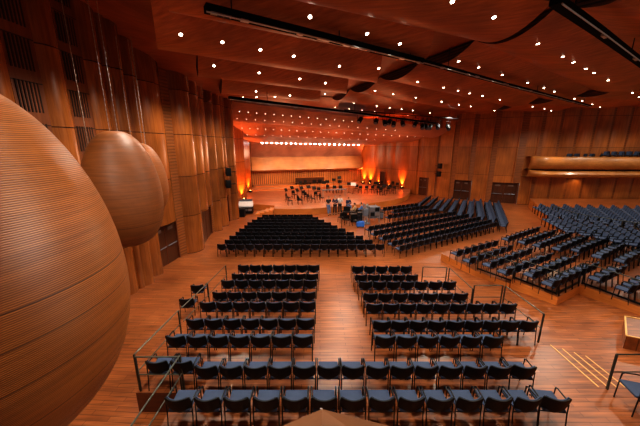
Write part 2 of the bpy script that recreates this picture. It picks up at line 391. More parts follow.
xx = [(23.3, 30.7)] + [(23.3 + 1.6 * k, 30.6 - .14 * k) for k in range(1, 10)] + [(40, 29)]
for i in range(len(xx) - 1):
    a, b = Vector(xx[i]), Vector(xx[i + 1]); c = a.lerp(b, .8)
    wall_seg(rm, a, c + Vector((0, -.12)), 0, CZ, .12, -1); wall_seg(rm, c + Vector((0, -.12)), b, 0, CZ, 0, -1, 1, 1)
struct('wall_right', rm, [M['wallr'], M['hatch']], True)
for i, (a, b) in enumerate(doors_r): door('door_%d' % (4 + i), a + Vector((0, .25)), b + Vector((0, .25)), 2.4, 1 if False else -1)
door('door_7', (8.85, 41.65), (9.4, 41.05), 2.1, -1, False, SZ)

# rear wall of the stage
RA, RB = Vector((-9.65, 40.4, 0)), Vector((6.25, 44.8, 0)); RD = (RB - RA); RL = RD.length; RD.normalize(); RN = Vector((RD.y, -RD.x, 0)); RANG = math.atan2(RD.y, RD.x)
m = MB(); c = (RA + RB) / 2 - RN * .15; m.box((c.x, c.y, 4.5), (RL, .2, 9), RANG)
nsl = 58
for k in range(nsl):
    q = RA + RD * (RL * (k + .5) / nsl) + RN * .02
    m.box((q.x, q.y, 1.85), (RL / nsl * .62, .16 + .08 * (k % 2), 2.5), RANG, 1)
struct('wall_back', m, [M['facia_dark'], M['rearslat']])
def strip(pa, pb, prof, name, mats, n=1, mi=0):
    """profile of (toward room, z) swept from pa to pb"""
    m = MB(); m.loft([[(p.x + RN.x * d, p.y + RN.y * d, z) for d, z in prof] for p in (pa, pb)], False)
    return m
prof = [(0, 2.76), (.95, 2.79), (1.25, 3.02), (1.1, 3.55), (.75, 4.18), (.6, 4.76), (0, 4.81)]
m = strip(RA, RB, prof, '', None); struct('choir_balcony_front', m, M['rearpanel'], True)
prof = [(0.1, 4.8), (.3, 5.2), (.9, 6.15), (1.7, 6.76)]
m = strip(RA, RB, prof, '', None); struct('stage_reflector', m, M['canopy'], True)

# ------------------------------------------------------------------ ceiling
cb = MB()
def ceil_z(x, y): return CZ + min(1.0, max(0, (-4.6 - x) / 3.2)) * max(0, min(2.2, (17.5 - y) * .175))
gx, gy = [-13, -8.6, -7.8, -6.6, -5.6, -4.6, 0, 44], [-3, 5, 8, 10, 12, 14, 16, 17.5, 46]
cb.loft([[(x, y, ceil_z(x, y)) for x in gx] for y in gy])
struct('ceiling', cb, M['ceilbase'], True)
PZ = 10.1
ceil_all = MB(); ceil_all.join(cb)
def cpanel(nl, nr, fr, fl, bulge=.5, skew=.5, caps=True):
    q = [at_z(*p, PZ) for p in (nl, nr, fr, fl)]
    m = MB(); NU, NV = 10, 12; rings = []
    for i in range(NU + 1):
        t = i / NU; a = q[0].lerp(q[1], t); b = q[3].lerp(q[2], t); r = []
        for j in range(NV + 1):
            w = j / NV; p = a.lerp(b, w); r.append((p.x, p.y, PZ - bulge * math.sin(PI * w ** skew) ** .85 if 0 < j < NV else PZ))
        rings.append(r)
    m.loft(rings)
    if caps:
        for r in (rings[0], rings[-1]): m.add(r, [tuple(range(len(r)))], 1)
    ceil_all.join(m)
    return struct('ceiling_panel', m, [M['ceil'], M['lens']], True)
s0, s1, s2, s3, s4, s5 = (555, 8), (475, 40), (421, 61), (380, 77), (350, 89), (332, 98)
u0, u1, u2, u3, u4, u5 = (664, 80), (591, 89), (539, 97), (505, 105), (472, 112), (452, 121)
cpanel((625, -10), (790, 30), u0, s0, .22)
cpanel(s0, u0, u1, s1, .42, 1); cpanel(s1, u1, u2, s2, .42, 1); cpanel(s2, u2, u3, s3, .42, 1); cpanel(s3, u3, u4, s4, .45, 1); cpanel(s4, u4, u5, s5, .4, 1)
cpanel((628, 85), (740, 93), (650, 100), (566, 94), .42, 1); cpanel((566, 94), (650, 100), (575, 105.5), (522, 101.5), .42, 1); cpanel((522, 101.5), (575, 105.5), (530, 110), (489, 109), .38, 1)
cpanel((230, -75), (552, 2), (472, 38), (160, -38), .45, 1)
cpanel((160, -36), (437, 23), (420, 58), (170, -2), .55, 1)
cpanel((150, -5), (383, 52), (374, 75), (157, 38), .72, 1.0)
cpanel((197, 46), (349, 72), (345, 86), (196, 66), .72, 1.0)
cpanel((222, 72), (321, 87), (318, 95), (219, 88), .65, 1.0)
cpanel((226, 90), (340, 98), (336, 107), (228, 96), .4, 1)

# black rigging tracks with bits of silver kit
def track(pts, z, w=.28, h=.22, label='', bits=10):
    P = [at_z(u, v, z) for u, v in pts]
    r = empty('rigging_track', P[0], 0, label, 'rigging track'); o = P[0]
    m = MB()
    for a, b in zip(P[:-1], P[1:]): m.bar(a - o, b - o, w, h)
    build('trough', m, M['slotblack'], r)
    m = MB()
    for a, b in zip(P[:-1], P[1:]): m.tube([a - o + Vector((.06, -.1, -h * .75)), b - o + Vector((.06, -.1, -h * .75))], .018)
    build('cable_run', m, M['silver'], r)
    for t in (.08, .5, .92):
        q = P[0].lerp(P[-1], t) - o; m = MB(); m.tube([q, q + Vector((0, 0, 10.12 - z))], .015); build('hanger_rod', m, M['blackmetal'], r)
    for k in range(bits):
        t = random.random(); a, b = P[0], P[-1]; c = a.lerp(b, t) - o; d = (b - a).normalized() * random.uniform(.06, .22)
        m = MB(); m.bar(c + Vector((.0, -.1, -h * .7)) - d, c + Vector((.0, -.1, -h * .7)) + d, .07, .05); build('fitting', m, M['silver'], r)
track([(205, 8), (300, 31), (421, 61)], 9.42, .25, .14, 'long black rigging track crossing the ceiling from upper left above the aisle', 12)
track([(421, 61), (505, 84), (590, 106)], 9.42, .2, .1, 'black rigging track continuing across the middle right of the ceiling', 10)
track([(556, 1), (600, 32), (664, 80)], 9.42, .24, .12, 'wide black rigging track running off the upper right of the ceiling', 4)

# ------------------------------------------------------------------ stage canopy
canopy = MB()
def cstrip(a0, a1, b0, b1, bulge, n=12, nu=14):
    rings = []
    for i in range(nu + 1):
        t = i / nu; p, q = a0.lerp(a1, t), b0.lerp(b1, t); r = []
        for j in range(n + 1):
            w = j / n; x = p.lerp(q, w); r.append((x.x, x.y, x.z - bulge * math.sin(PI * w)))
        rings.append(r)
    canopy.loft(rings)
E0 = (at_y(231, 101, 25.0), at_y(450, 129, 30.5)); E1 = (at_y(228, 121, 29.0), at_y(425, 136.5, 34.0))
E2 = (at_y(240, 137, 34.0), at_y(395, 141.5, 37.0)); E3 = (at_y(257, 142.5, 38.6), at_y(361, 145.2, 42.8))
cstrip(*E0, *E1, .45); cstrip(*E1, *E2, .35); cstrip(*E2, *E3, .12)
E4 = (RA + RN * 1.7 + Vector((0, 0, 6.76)), RB + RN * 1.7 + Vector((0, 0, 6.76)))
cstrip(*E3, *E4, 0, 3)
struct('stage_canopy', canopy, M['canopy'], True)
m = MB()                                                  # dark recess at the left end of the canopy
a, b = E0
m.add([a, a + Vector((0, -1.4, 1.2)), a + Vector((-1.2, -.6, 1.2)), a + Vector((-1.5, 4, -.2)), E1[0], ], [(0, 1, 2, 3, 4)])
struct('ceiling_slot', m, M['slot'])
track([(229, 97.5), (300, 106), (380, 116), (448, 125)], 9.0, .22, .14, 'black lighting track along the front edge of the stage canopy', 12)

# ------------------------------------------------------------------ lamps set into ceiling and canopy
bv = ceil_all.bvh(); bc = canopy.bvh(); CAMP = Vector((0, 0, CH))
def hit(b, u, v):
    r = b.ray_cast(CAMP, ray(u, v).normalized())
    if r[0] is None: return None, None
    n = r[1] if r[1].z < 0 else -r[1]
    return r[0], n
def lampmesh(name, r, mat, rimmat):
    m = MB(); n = 12
    m.lathe([(r, -.012), (r, -.02), (r * .2, -.03)], n=n, mi=0); m.lathe([(r * 1.35, 0), (r * 1.35, -.014), (r, -.016)], n=n, mi=1)
    return m.mesh(name, [mat, rimmat])
lm = lampmesh('ceiling_light', .048, M['lamp'], M['silver']); lmbig = lm
dm = lampmesh('canopy_light', .034, M['dot'], M['canopy']); bm_ = lampmesh('stage_light', .11, M['bulb'], M['silver'])
pts = []
def zpts(off, k, L):
    for a, b in L: pts.append((off[0] + a / k, off[1] + b / k))
zpts((180, 0), 4.26, [(553, 70), (180, 178), (342, 210), (484, 238), (3, 145), (145, 279), (337, 309), (510, 335), (619, 353), (324, 388), (268, 414), (468, 406)])
zpts((320, 0), 4.26, [(563, 5), (200, 142), (340, 185), (590, 260), (83, 280), (250, 290), (416, 348), (527, 372), (588, 385), (638, 397), (22, 399), (234, 386), (312, 400), (408, 415)])
zpts((460, 0), 3.55, [(120, 60), (277, 154), (365, 200), (403, 220), (447, 243), (476, 258), (526, 284), (66, 238), (150, 265), (240, 293), (298, 312), (335, 325), (38, 330), (80, 340), (142, 353), (38, 377), (122, 392), (153, 397), (193, 404), (230, 410), (258, 378), (300, 386), (324, 393), (346, 397), (367, 402), (407, 350), (433, 358), (470, 370), (498, 380), (515, 385), (533, 390), (612, 329), (636, 344), (12, 415), (57, 420)])
zpts((320, 60), 4.73, [(160, 203), (72, 223), (138, 230), (200, 237), (260, 243), (268, 217), (330, 225), (386, 232), (440, 238), (315, 250), (367, 256), (416, 261), (462, 266), (520, 250), (527, 273), (587, 280), (575, 197)])
zpts((430, 60), 4.73, [(65, 130), (132, 145), (192, 158), (249, 170), (137, 211), (190, 219), (158, 270), (218, 278), (150, 288), (8, 273), (65, 282), (105, 285)])
pts += [(309, 16.4), (275, 96.6), (256.5, 97)]
keep = []
for p in pts:
    if all((p[0] - q[0]) ** 2 + (p[1] - q[1]) ** 2 > 12 for q in keep): keep.append(p)
keep.sort(key=lambda p: (round(p[1] / 12), p[0]))
bands = {}
for p in keep: bands.setdefault(round(p[1] / 12), []).append(p)
bnames = {}
lamps_xyz = []
order = sorted(bands)
for bi, bk in enumerate(order):
    row = sorted(bands[bk])
    for i, (u, v) in enumerate(row):
        h, n = hit(bv, u, v)
        if h is None: continue
        o = obj('ceiling_light', lm); o.location = h + n * .002; o.rotation_euler = (-n).to_track_quat('Z', 'Y').to_euler()
        place = 'topmost' if bi == 0 else 'lowest' if bi == len(order) - 1 else ORD[bi] + ' highest'
        tag(o, 'small round ceiling downlight, %s from the left in the %s band of downlights' % (ORD[i], place), 'ceiling light', 'downlights in the hall ceiling')
        lamps_xyz.append(h)
rows = [((239.5, 111.3), (352, 121.2), 14, 'upper row of the front canopy curve'), ((237, 118.2), (395, 130), 18, 'lower row of the front canopy curve'),
        ((242, 127.8), (423, 137), 24, 'upper row of the rear canopy curve'), ((247.5, 134.6), (375, 139.6), 16, 'lower row of the rear canopy curve')]
for a, b, n, nm in rows:
    for i in range(n):
        t = i / (n - 1); h, nn = hit(bc, a[0] + (b[0] - a[0]) * t, a[1] + (b[1] - a[1]) * t)
        if h is None: continue
        o = obj('canopy_light', dm); o.location = h + nn * .004; o.rotation_euler = (-nn).to_track_quat('Z', 'Y').to_euler()
        tag(o, 'tiny pale spotlight, %s from the left, %s' % (ORD[i], nm), 'canopy light', 'tiny lights in the stage canopy')
N_B = 21
for i in range(N_B):
    t = i / (N_B - 1); h, nn = hit(bc, 262 + 96.5 * t, 142.6 + 2.2 * t)
    if h is None: h = E3[0].lerp(E3[1], .04 + .93 * t); nn = Vector((0, 0, -1))
    o = obj('stage_light', bm_); o.location = h + nn * .01; o.rotation_euler = Vector((0, .55, .83)).to_track_quat('Z', 'Y').to_euler()
    tag(o, 'bright white stage lamp, %s from the left in the glaring rear row' % ORD[i], 'stage light', 'bright lamps above the rear stage wall')

# black spotlights hanging under the canopy front
sxy = [(190, 287), (265, 292), (306, 301), (328, 296), (348, 306), (390, 303), (450, 307), (485, 318), (503, 318), (521, 320), (557, 318), (605, 322)]
bodym = MB(); bodym.lathe([(.13, -.3), (.16, -.26), (.16, .1), (.12, .22), (.05, .27)], n=12)
bodyme = bodym.mesh('spotlight_body', M['black'], True)
yk = MB(); yk.tube([(-.2, 0, 0), (-.2, 0, .42), (.2, 0, .42), (.2, 0, 0)], .022); yk.tube([(0, 0, .42), (0, 0, .62)], .03)
ykme = yk.mesh('yoke', M['blackmetal'])
lensm = MB(); lensm.lathe([(.12, -.31), (.05, -.315)], n=12); lensme = lensm.mesh('lens', M['grey'])
P = [at_y(320 + a / 4.73, 59 + b / 4.73, 24.2 + (320 + a / 4.73 - 231) / 219 * 5.2) for a, b in sxy]
for i, p in enumerate(P):
    r = empty('hanging_spotlight', p, .2 + .3 * (i % 3 - 1), 'black hanging spotlight, %s from the left under the canopy front' % ORD[i], 'spotlight', 'black spotlights hanging in front of the stage')
    r.scale = (1.25, 1.25, 1.25)
    b = obj('spotlight_body', bodyme, r); b.rotation_euler = (-.75, .5, 0)
    l_ = obj('lens', lensme, b); obj('yoke', ykme, r)
a, b = P[0] + Vector((-1.5, -.4, .80)), P[-1] + Vector((1.0, .2, .80))
r = empty('lighting_bar', a, 0, 'black pipe carrying the hanging spotlights above the stage front', 'lighting bar')
m = MB(); m.tube([(0, 0, 0), b - a], .05); build('pipe', m, M['blackmetal'], r)
for k in range(6):
    q = (b - a) * ((k + .5) / 6); m = MB(); m.tube([q, q + Vector((0, 0, .6))], .02); build('drop_rod', m, M['blackmetal'], r)

# ------------------------------------------------------------------ right balcony
bal = MB(); BY = 28.6
rings = []
prof = [(1.9, 5.28), (.25, 5.3), (.05, 5.22), (-.12, 4.9), (-.1, 4.5), (.1, 4.2), (.5, 4.02), (1.9, 4.0)]
pl = [(22.7, 31.2, .1), (22.1, 30.4, .3), (22.05, 29.9, .6), (22.3, 29.2, 1), (22.9, 28.75, 1), (24, 28.6, 1), (30, 28.2, 1), (40, 27.6, 1)]
for (x, y, k) in pl:
    rings.append([(x + .0 * d, y + d * k, z) for d, z in prof])
bal.loft(rings)
struct('balcony_parapet', bal, M['balc'], True)
lip = MB(); prof = [(2, 3.9), (.45, 3.9), (.0, 3.78), (-.12, 3.6), (0, 3.38), (.5, 3.22), (2.5, 3.15)]
lip.loft([[(x - .1, y - .1 + d * k, z) for d, z in prof] for x, y, k in pl]); struct('balcony_soffit', lip, M['balc'], True)
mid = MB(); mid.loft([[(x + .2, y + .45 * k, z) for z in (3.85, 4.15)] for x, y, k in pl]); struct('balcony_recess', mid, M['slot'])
fl = MB(); fl.prism([(22.6, 29.6), (40, 28.4), (40, 31), (22.6, 31.2)], 4.0, 4.6); struct('balcony_floor', fl, M['facia_dark'])

# ------------------------------------------------------------------ audience chairs
def rbox(w, d, h, bev=.02, seg=2):
    bm = bmesh.new(); bmesh.ops.create_cube(bm, size=1)
    for v in bm.verts: v.co = Vector((v.co.x * w, v.co.y * d, v.co.z * h))
    bmesh.ops.bevel(bm, geom=bm.edges[:], offset=bev, segments=seg, affect='EDGES', profile=.6)
    m = MB(); bm.verts.index_update(); m.add([v.co.copy() for v in bm.verts], [[v.index for v in f.verts] for f in bm.faces]); bm.free(); return m
def seat_mb():
    m = rbox(.46, .47, .055, .022)
    m.v = [(x * (1 - .08 * max(0, -y / .235)), y, z + .455 + .05 * (y + .235) - .03 * max(0, (y - .14)) * 4 + .02 * (x / .23) ** 2) for x, y, z in m.v]
    return m
def shell(w0, th, zs, front):
    rings = []
    nx = 8
    for z, w, y in zs:
        r = []
        for k in range(nx + 1):
            t = k / nx * 2 - 1
            r.append((t * w / 2, y + .085 * t * t, z - (0 if front else 0)))
        rings.append(r)
    m = MB(); m.loft(rings)
    back = [[(x, y - th, z) for x, y, z in r] for r in rings]
    m.loft([r[::-1] for r in back])
    per = lambda R: R[0] + [r[-1] for r in R[1:-1]] + R[-1][::-1] + [r[0] for r in R[-2:0:-1]]
    a, b = per(rings), per(back); a.append(a[0]); b.append(b[0]); m.loft([b, a])
    return m
BZ = [(.365, .14, -.13), (.38, .25, -.16), (.41, .345, -.195), (.46, .42, -.23), (.53, .47, -.25), (.65, .50, -.275), (.75, .505, -.30), (.79, .49, -.308), (.805, .45, -.31)]
back_mb = shell(.48, .022, BZ, False)
cush_mb = shell(.44, .02, [(z, w * .9, y + .024) for z, w, y in BZ[3:]], True)
def arm_pts(s): return [(s * .252, -.20, .60), (s * .252, -.16, .655), (s * .252, -.05, .665), (s * .252, .14, .665), (s * .252, .185, .64), (s * .252, .19, .58)]
def mk_leg(s, f):
    m = MB(); 
    if f: m.tube([(s * .252, .19, .6), (s * .252, .20, .4), (s * .25, .215, 0.0)], .013, 6)
    else: m.tube([(s * .252, -.2, .62), (s * .252, -.205, .4), (s * .25, -.26, 0.0)], .013, 6)
    return m
frame_mb = MB()
frame_mb.tube([(-.252, -.2, .42), (.252, -.2, .42)], .012, 6); frame_mb.tube([(-.252, .15, .43), (.252, .15, .43)], .012, 6)
frame_mb.tube([(0, -.2, .42), (0, .15, .43)], .014, 6)
def arm_mb(s):
    m = MB(); m.tube(arm_pts(s), .015, 6); return m
ME = {'seat': seat_mb().mesh('seat', M['blue'], True), 'backrest': back_mb.mesh('backrest', M['black'], True), 'cushion': cush_mb.mesh('back_cushion', M['blue'], True),
      'frame': frame_mb.mesh('seat_frame', M['blackmetal'])}
for s in (-1, 1):
    ME['arm', s] = arm_mb(s).mesh('armrest', M['blackmetal'], True)
    for f in (0, 1): ME['leg', s, f] = mk_leg(s, f).mesh('leg', M['blackmetal'])
low = MB()                                             # whole chair in one light mesh for the far seats
low.join(seat_mb(), None, [0]); low.join(back_mb, None, [1]); low.join(cush_mb, None, [0])
def lowtube(pts, r):
    m = MB(); m.tube(pts, r, 4); low.join(m, None, [1])
for s in (-1, 1):
    lowtube([(s * .252, .19, .64), (s * .25, .215, 0)], .016); lowtube([(s * .252, -.2, .64), (s * .25, -.26, 0)], .016); lowtube([(s * .252, -.2, .65), (s * .252, .19, .65)], .018)
lowme = low.mesh('audience_chair', [M['blue'], M['black']], True)
tiny = MB()
tiny.box((0, 0, .46), (.46, .46, .06), 0, 0); tiny.join(back_mb, None, [1]); tiny.join(cush_mb, None, [0])
for s in (-1, 1):
    tiny.bar((s * .25, .2, .65), (s * .25, .2, 0), .03, .03, 1); tiny.bar((s * .25, -.2, .65), (s * .25, -.26, 0), .03, .03, 1)

CH_ = []                                               # (x, y, z, rot, block, row name, index, n)
def row_px(u0, u1, n, s, v, z, block, rname, rots=None):
    zc = FPX * .54 / s
    th = math.atan((v - 213) / FPX); dh = zc / math.cos(th) * math.cos(th + PITCH)
    for i in range(n):
        u = u0 + (u1 - u0) * i / max(1, n - 1); p = at_z(u, v - (5 if (v == 367 and i < 2) else 0), z + .8); CH_.append([p.x, p.y + .27, z, 0 if not rots else rots.get(i, 0), block, rname, i, n])
LB, RBK, FB = 'left rear block', 'right rear block', 'centre front block'
row_px(176, 561, 14, 28.7, 399, P3Z, 'long rows in the foreground', 'nearest long row', {13: -.12})
row_px(155, 527.5, 16, 24.4, 367, P3Z, 'long rows in the foreground', 'second nearest long row', {15: -.1})
for x, k in ((-2.35, 0), (-1.8, 1)): CH_.append([x, 3.78, P3Z, 0, 'long rows in the foreground', 'row cut off by the bottom edge', k, 2])
lr = [(174, 302.4, 7, 21.1, 336.6, P3Z), (193.7, 305.4, 7, 18.6, 319.7, P5Z), (206.5, 307.5, 7, 16.8, 302.5, P5Z), (218.7, 308.4, 7, 15.0, 292.4, P7Z), (227, 310.1, 7, 13.85, 280.5, P7Z), (237.1, 312.2, 7, 12.5, 274, P9Z), (243, 313.7, 7, 11.8, 265.4, P9Z)]
for k, (a, b, n, s, v, z) in enumerate(lr): row_px(a, b, n, s, v, z, LB, '%s nearest row of left rear block' % ORD[k])
rr = [(385.9, 495.8, 6, 21.4, 337, P3Z), (382.6, 531.3, 9, 18.7, 321.6, P5Z), (375, 510.6, 9, 16.95, 304.2, P5Z), (371, 462, 7, 15.1, 293.7, P7Z), (366, 450.6, 7, 14.0, 281.9, P7Z), (361.3, 412.8, 5, 12.7, 275, P9Z), (358, 407, 5, 12.1, 266.5, P9Z)]
for k, (a, b, n, s, v, z) in enumerate(rr): row_px(a, b, n, s, v, z, RBK, '%s nearest row of right rear block' % ORD[k])
for k, (x, y, z) in enumerate([(-4.85, 9.45, ground(9.3)), (-4.95, 10.6, ground(10.4))]):
    CH_.append([x, y, z, .12, 'spare chairs beyond the left handrail', 'on the floor just outside the left handrail, %s' % ('nearer one' if k == 0 else 'farther one'), k, 1])
fb = [(221, 380.5, 18), (228.4, 368.8, 17), (233, 359.4, 16), (239, 350.3, 15), (242.5, 342, 14), (247.5, 334, 13), (250.5, 327.8, 12), (255, 321, 11), (260, 315, 9), (265, 309.4, 8)]
for k, (a, b, n) in enumerate(fb):
    y = 15.86 + .805 * k; zc = y * cp + (CH - .8) * sp
    for i in range(n):
        u = a + (b - a) * i / (n - 1); CH_.append([(u - 320) / FPX * zc, y + .27, 0, 0, FB, '%s nearest row of centre front block' % ORD[k], i, n])
def line_row(p, q, z, block, rname, sp_=.55, inset=0):
    hh = .62 if inset else .8; a, b = at_z(*p, z + hh), at_z(*q, z + hh); d = b - a; L = d.length; n = max(2, int(round(L / sp_)) + 1); ang = math.atan2(d.y, d.x)
    nn = Vector((-math.sin(ang), math.cos(ang), 0))
    if inset: a = a + d * (inset / L); d = b - a - (b - a) * (inset / L); L = d.length; n = max(2, int(L / sp_) + 1)
    for i in range(n):
        c = a + d * (i / (n - 1)) + nn * (.05 if inset else .27); CH_.append([c.x, c.y, z, ang, block, rname, i, n])
MBK = 'slanted dark block'
for k, (p, q) in enumerate([((404, 245), (497, 222)), ((396, 240.5), (491, 219.3)), ((386.5, 235), (480, 216.5)), ((377.5, 230.5), (468, 213.8)), ((372, 226), (455.5, 211.3)), ((374, 216.5), (436, 208.6)), ((372, 212.5), (427, 205.3)), ((371, 209), (417, 203))]):
    line_row(p, q, 0, MBK, '%s nearest row of slanted dark block' % ORD[k])
for k, (p, q) in enumerate([((508, 222), (499, 200.6)), ((496, 217.5), (490, 200)), ((484.7, 215.6), (481, 199)), ((473.5, 213), (474.4, 199)), ((463.5, 211), (468, 198)), ((453.8, 209), (460, 198)), ((445, 207), (453, 197)), ((438, 206), (444.4, 198)), ((429.4, 204.4), (438, 196.5)), ((422, 202.5), (431, 195.4))]):
    line_row(p, q, 0, 'blue rows below the right wall doors', '%s blue row from the right below the wall doors' % ORD[k])
TB = 'raised right tier'
for k, (p, q) in enumerate([((454, 252.5), (496, 241.5)), ((466.5, 260), (510, 246)), ((487, 264), (529, 249)), ((502.5, 271), (548, 254.5)), ((529, 274), (573, 256)), ((548, 283), (593, 263.5))]):
    line_row(p, q, T1Z if k < 2 else T1BZ, TB, '%s row from left, front bank of right tier' % ORD[k], .56, .3)
for k, (p, q) in enumerate([((505.6, 238.4), (537, 228)), ((522, 241.5), (552.5, 231)), ((537, 244.7), (568, 233)), ((557, 248), (585, 236)), ((576, 249.4), (604, 238.4)), ((598, 255.6), (624, 241.6)), ((621, 260), (648, 247))]):
    line_row(p, q, T1Z if k < 1 else T1BZ, TB, '%s row from left, back bank of right tier' % ORD[k], .56, .3)
for k, (p, q) in enumerate([((596, 278), (620, 266.5)), ((624, 288), (650, 276))]):
    line_row(p, q, T1BZ, TB, '%s row from left, right corner of right tier' % ORD[k], .56, .3)
lp_ = at_z(640, 391, P3Z + .46); CH_.append([lp_.x, lp_.y, P3Z, 1.35, 'lone chair', 'lone, cut by the right edge beside the terrace railing', 0, 1])
# far upper right tier
for k in range(9):
    line_row((556 + 12.8 * k, 215.5 + 1.5 * k), (537 + 12 * k, 205.4 + .2 * k), T2Z, 'upper right tier', 'far bank', .56, .25)
for k in range(7):
    line_row((573 + 15.6 * k, 230.5 + 3.2 * k), (547 + 15 * k, 217 + 1.9 * k), T2Z, 'upper right tier', 'near bank', .56, .25)
for k in range(14):
    u = 568 + 7.5 * k; p = at_y(u, 155.5 - (2.2 if k > 4 else 0), 29.9 if k < 5 else 29.4); CH_.append([p.x, p.y, p.z - .62, 1.9, 'balcony', 'balcony', k, 14])
def inframe(c):
    z = c[2] + .6 - CH; zc = c[1] * cp - z * sp; yc = c[1] * sp + z * cp
    u = 320 + FPX * c[0] / zc; v = 213 - FPX * yc / zc
    c.append(zc); return -6 < u < 652 and -5 < v < 440
CH_ = [c for c in CH_ if inframe(c)]
GEAR = [at_z(374, 221, 0), at_z(367, 222, 0), at_z(360, 226, 0), at_z(380, 218, 0)]
CH_ = [c for c in CH_ if not (c[4] == MBK and any((Vector((c[0], c[1], 0)) - g).length < 1.05 for g in GEAR))]
CH_.sort(key=lambda c: c[-1])
NIND = 304
grp_names = {}
def chair_label(c):
    x, y, z, rot, block, rname, i, n = c[:8]
    if rname.startswith('lone'): return 'blue seated black chair, ' + rname
    if rname.startswith('on the floor'): return 'black backed blue chair ' + rname
    pos = 'leftmost' if i == 0 else 'rightmost' if i == n - 1 else ORD[i] + ' from left'
    return 'black backed blue chair, %s, %s' % (pos, rname)
for j, c in enumerate(CH_[:NIND]):
    x, y, z, rot = c[:4]; g = 'audience chairs: ' + c[4]
    if c[-1] < 14.2:
        r = empty('audience_chair', (x, y, z), rot, chair_label(c), 'chair', g)
        obj('seat', ME['seat'], r); b = obj('backrest', ME['backrest'], r); obj('back_cushion', ME['cushion'], b); obj('seat_frame', ME['frame'], r)
        for s in (-1, 1):
            obj('armrest', ME['arm', s], r)
            for f in (0, 1): obj('leg', ME['leg', s, f], r)
    else:
        o = obj('audience_chair', lowme); o.location = (x, y, z); o.rotation_euler = (0, 0, rot); tag(o, chair_label(c), 'chair', g)
rest = MB()
for c in CH_[NIND:]: rest.join(tiny, Matrix.Translation((c[0], c[1], c[2])) @ Matrix.Rotation(c[3], 4, 'Z'))
tag(build('distant_audience_chairs', rest, [M['blue'], M['black']], None, True), 'remaining distant rows of black and blue audience chairs, toward stage, right wall and balcony', 'chairs', None, 'stuff')
print('chairs', len(CH_), 'zc cut', CH_[min(NIND, len(CH_) - 1)][-1])

# ------------------------------------------------------------------ railings
def railing(label, pts, posts, mid=True, mat='rail', r=.017, drop=.95, midh=.47):
    """pts: top rail points; posts: indices that carry a post"""
    o = Vector(pts[0]) - Vector((0, 0, drop)); root = empty('railing', o, 0, label, 'railing')
    m = MB(); m.tube([Vector(p) - o for p in pts], r, 8); build('top_rail', m, M[mat], root)
    if mid:
        m = MB(); m.tube([Vector(p) - o - Vector((0, 0, midh)) for p in pts], r * .8, 8); build('middle_rail', m, M[mat], root)
    for i in posts:
        p = Vector(pts[i]) - o; m = MB(); m.bar(p, p - Vector((0, 0, drop)), .032, .04); build('post', m, M['raildark'], root)
    return root
railing('long sloping left handrail beside the left rear block, ending at the box corner', [(-4.21, 5.5, P3Z + .95), (-4.25, 7.6, P5Z + .9)], [0, 1])
railing('farther sloping left handrail running up to the last rows of the left rear block', [(-4.22, 7.75, P5Z + .9), (-4.2, 9.7, P7Z + .92), (-4.2, 11.75, P9Z + .95)], [1, 2])
railing('short cross railing at the left end of the second nearest long row', [(-4.16, 5.45, P3Z + .93), (-3.2, 5.45, P3Z + .93)], [0, 1])
railing('near diagonal handrail at lower left beside the nearest long row', [(-3.14, 5.44, P3Z + .98), (-3.2, 2.6, P3Z + .98)], [0, 1])
railing('small square railing behind the farthest rows of the right rear block', [at_z(423, 267, P9Z + .95), at_z(447, 267.5, P9Z + .95)], [0, 1], drop=1.0)
railing('sloping side handrail beside the middle rows of the right rear block', [at_z(449.5, 268, P9Z + 1), at_z(473, 289, P7Z + .98)], [0, 1])
railing('square railing at the right end of the right rear block, left of the slope', [at_z(474.5, 285.5, P7Z + .95), at_z(503, 285.5, P7Z + .95)], [0, 1])
railing('long sloping side handrail at the right edge of the right rear block', [at_z(505.5, 286, P7Z + 1), at_z(544, 314, P5Z + .98)], [0, 1])
railing('dark railing at far right beside the brass edged terrace steps', [(6.72, 5.5, P3Z + .95), (9.2, 5.5, P3Z + .95)], [0, 1], mat='raildark', drop=.95)
def low_rail(label, pts, z):
    top = [Vector((x, y, z + .95)) for x, y in pts]
    o = Vector((*pts[0], z)); root = empty('railing', o, 0, label, 'railing')
    m = MB(); m.tube([p - o for p in top], .018, 6); build('top_rail', m, M['raildark'], root)
    m = MB()
    for a, b in zip(pts[:-1], pts[1:]): m.bar(Vector((*a, z + .06)) - o, Vector((*b, z + .06)) - o, .05, .07)
    build('bottom_rail', m, M['blackmetal'], root)
    for p in pts:
        q = Vector((*p, z)) - o; m = MB(); m.bar(q, q + Vector((0, 0, .95)), .04, .04); build('post', m, M['raildark'], root)
low_rail('thin railing along the left front edge of the right tier', [(7.85, 13.15), (8.72, 11.8)], T1BZ - .2)
low_rail('thin railing around the projecting corner of the right tier', [(8.75, 11.75), (9.5, 10.35), (11.25, 11.3)], T1BZ)
low_rail('thin railing along the right front edge of the right tier', [(11.35, 11.25), (12.1, 9.35), (13.6, 8.7)], T1BZ)
def baluster(label, pts, z):
    o = Vector((*pts[0], z)); root = empty('railing', o, 0, label, 'railing')
    m = MB(); 
    for a, b in zip(pts[:-1], pts[1:]): m.tube([Vector((*a, z + .8)) - o, Vector((*b, z + .8)) - o], .022)
    build('top_rail', m, M['raildark'], root)
    for a, b in zip(pts[:-1], pts[1:]):
        n = max(2, int((Vector(b) - Vector(a)).length / .55))
        for k in range(n):
            q = Vector((*Vector(a).lerp(Vector(b), k / n), z)) - o; m = MB(); m.bar(q, q + Vector((0, 0, .8)), .06, .06); build('baluster', m, M['raildark'], root)
baluster('dark baluster railing along the front of the upper right tier', [(18.6, 22.2), (18.25, 19.5), (20.7, 15.8), (24.5, 13.9)], T2Z)

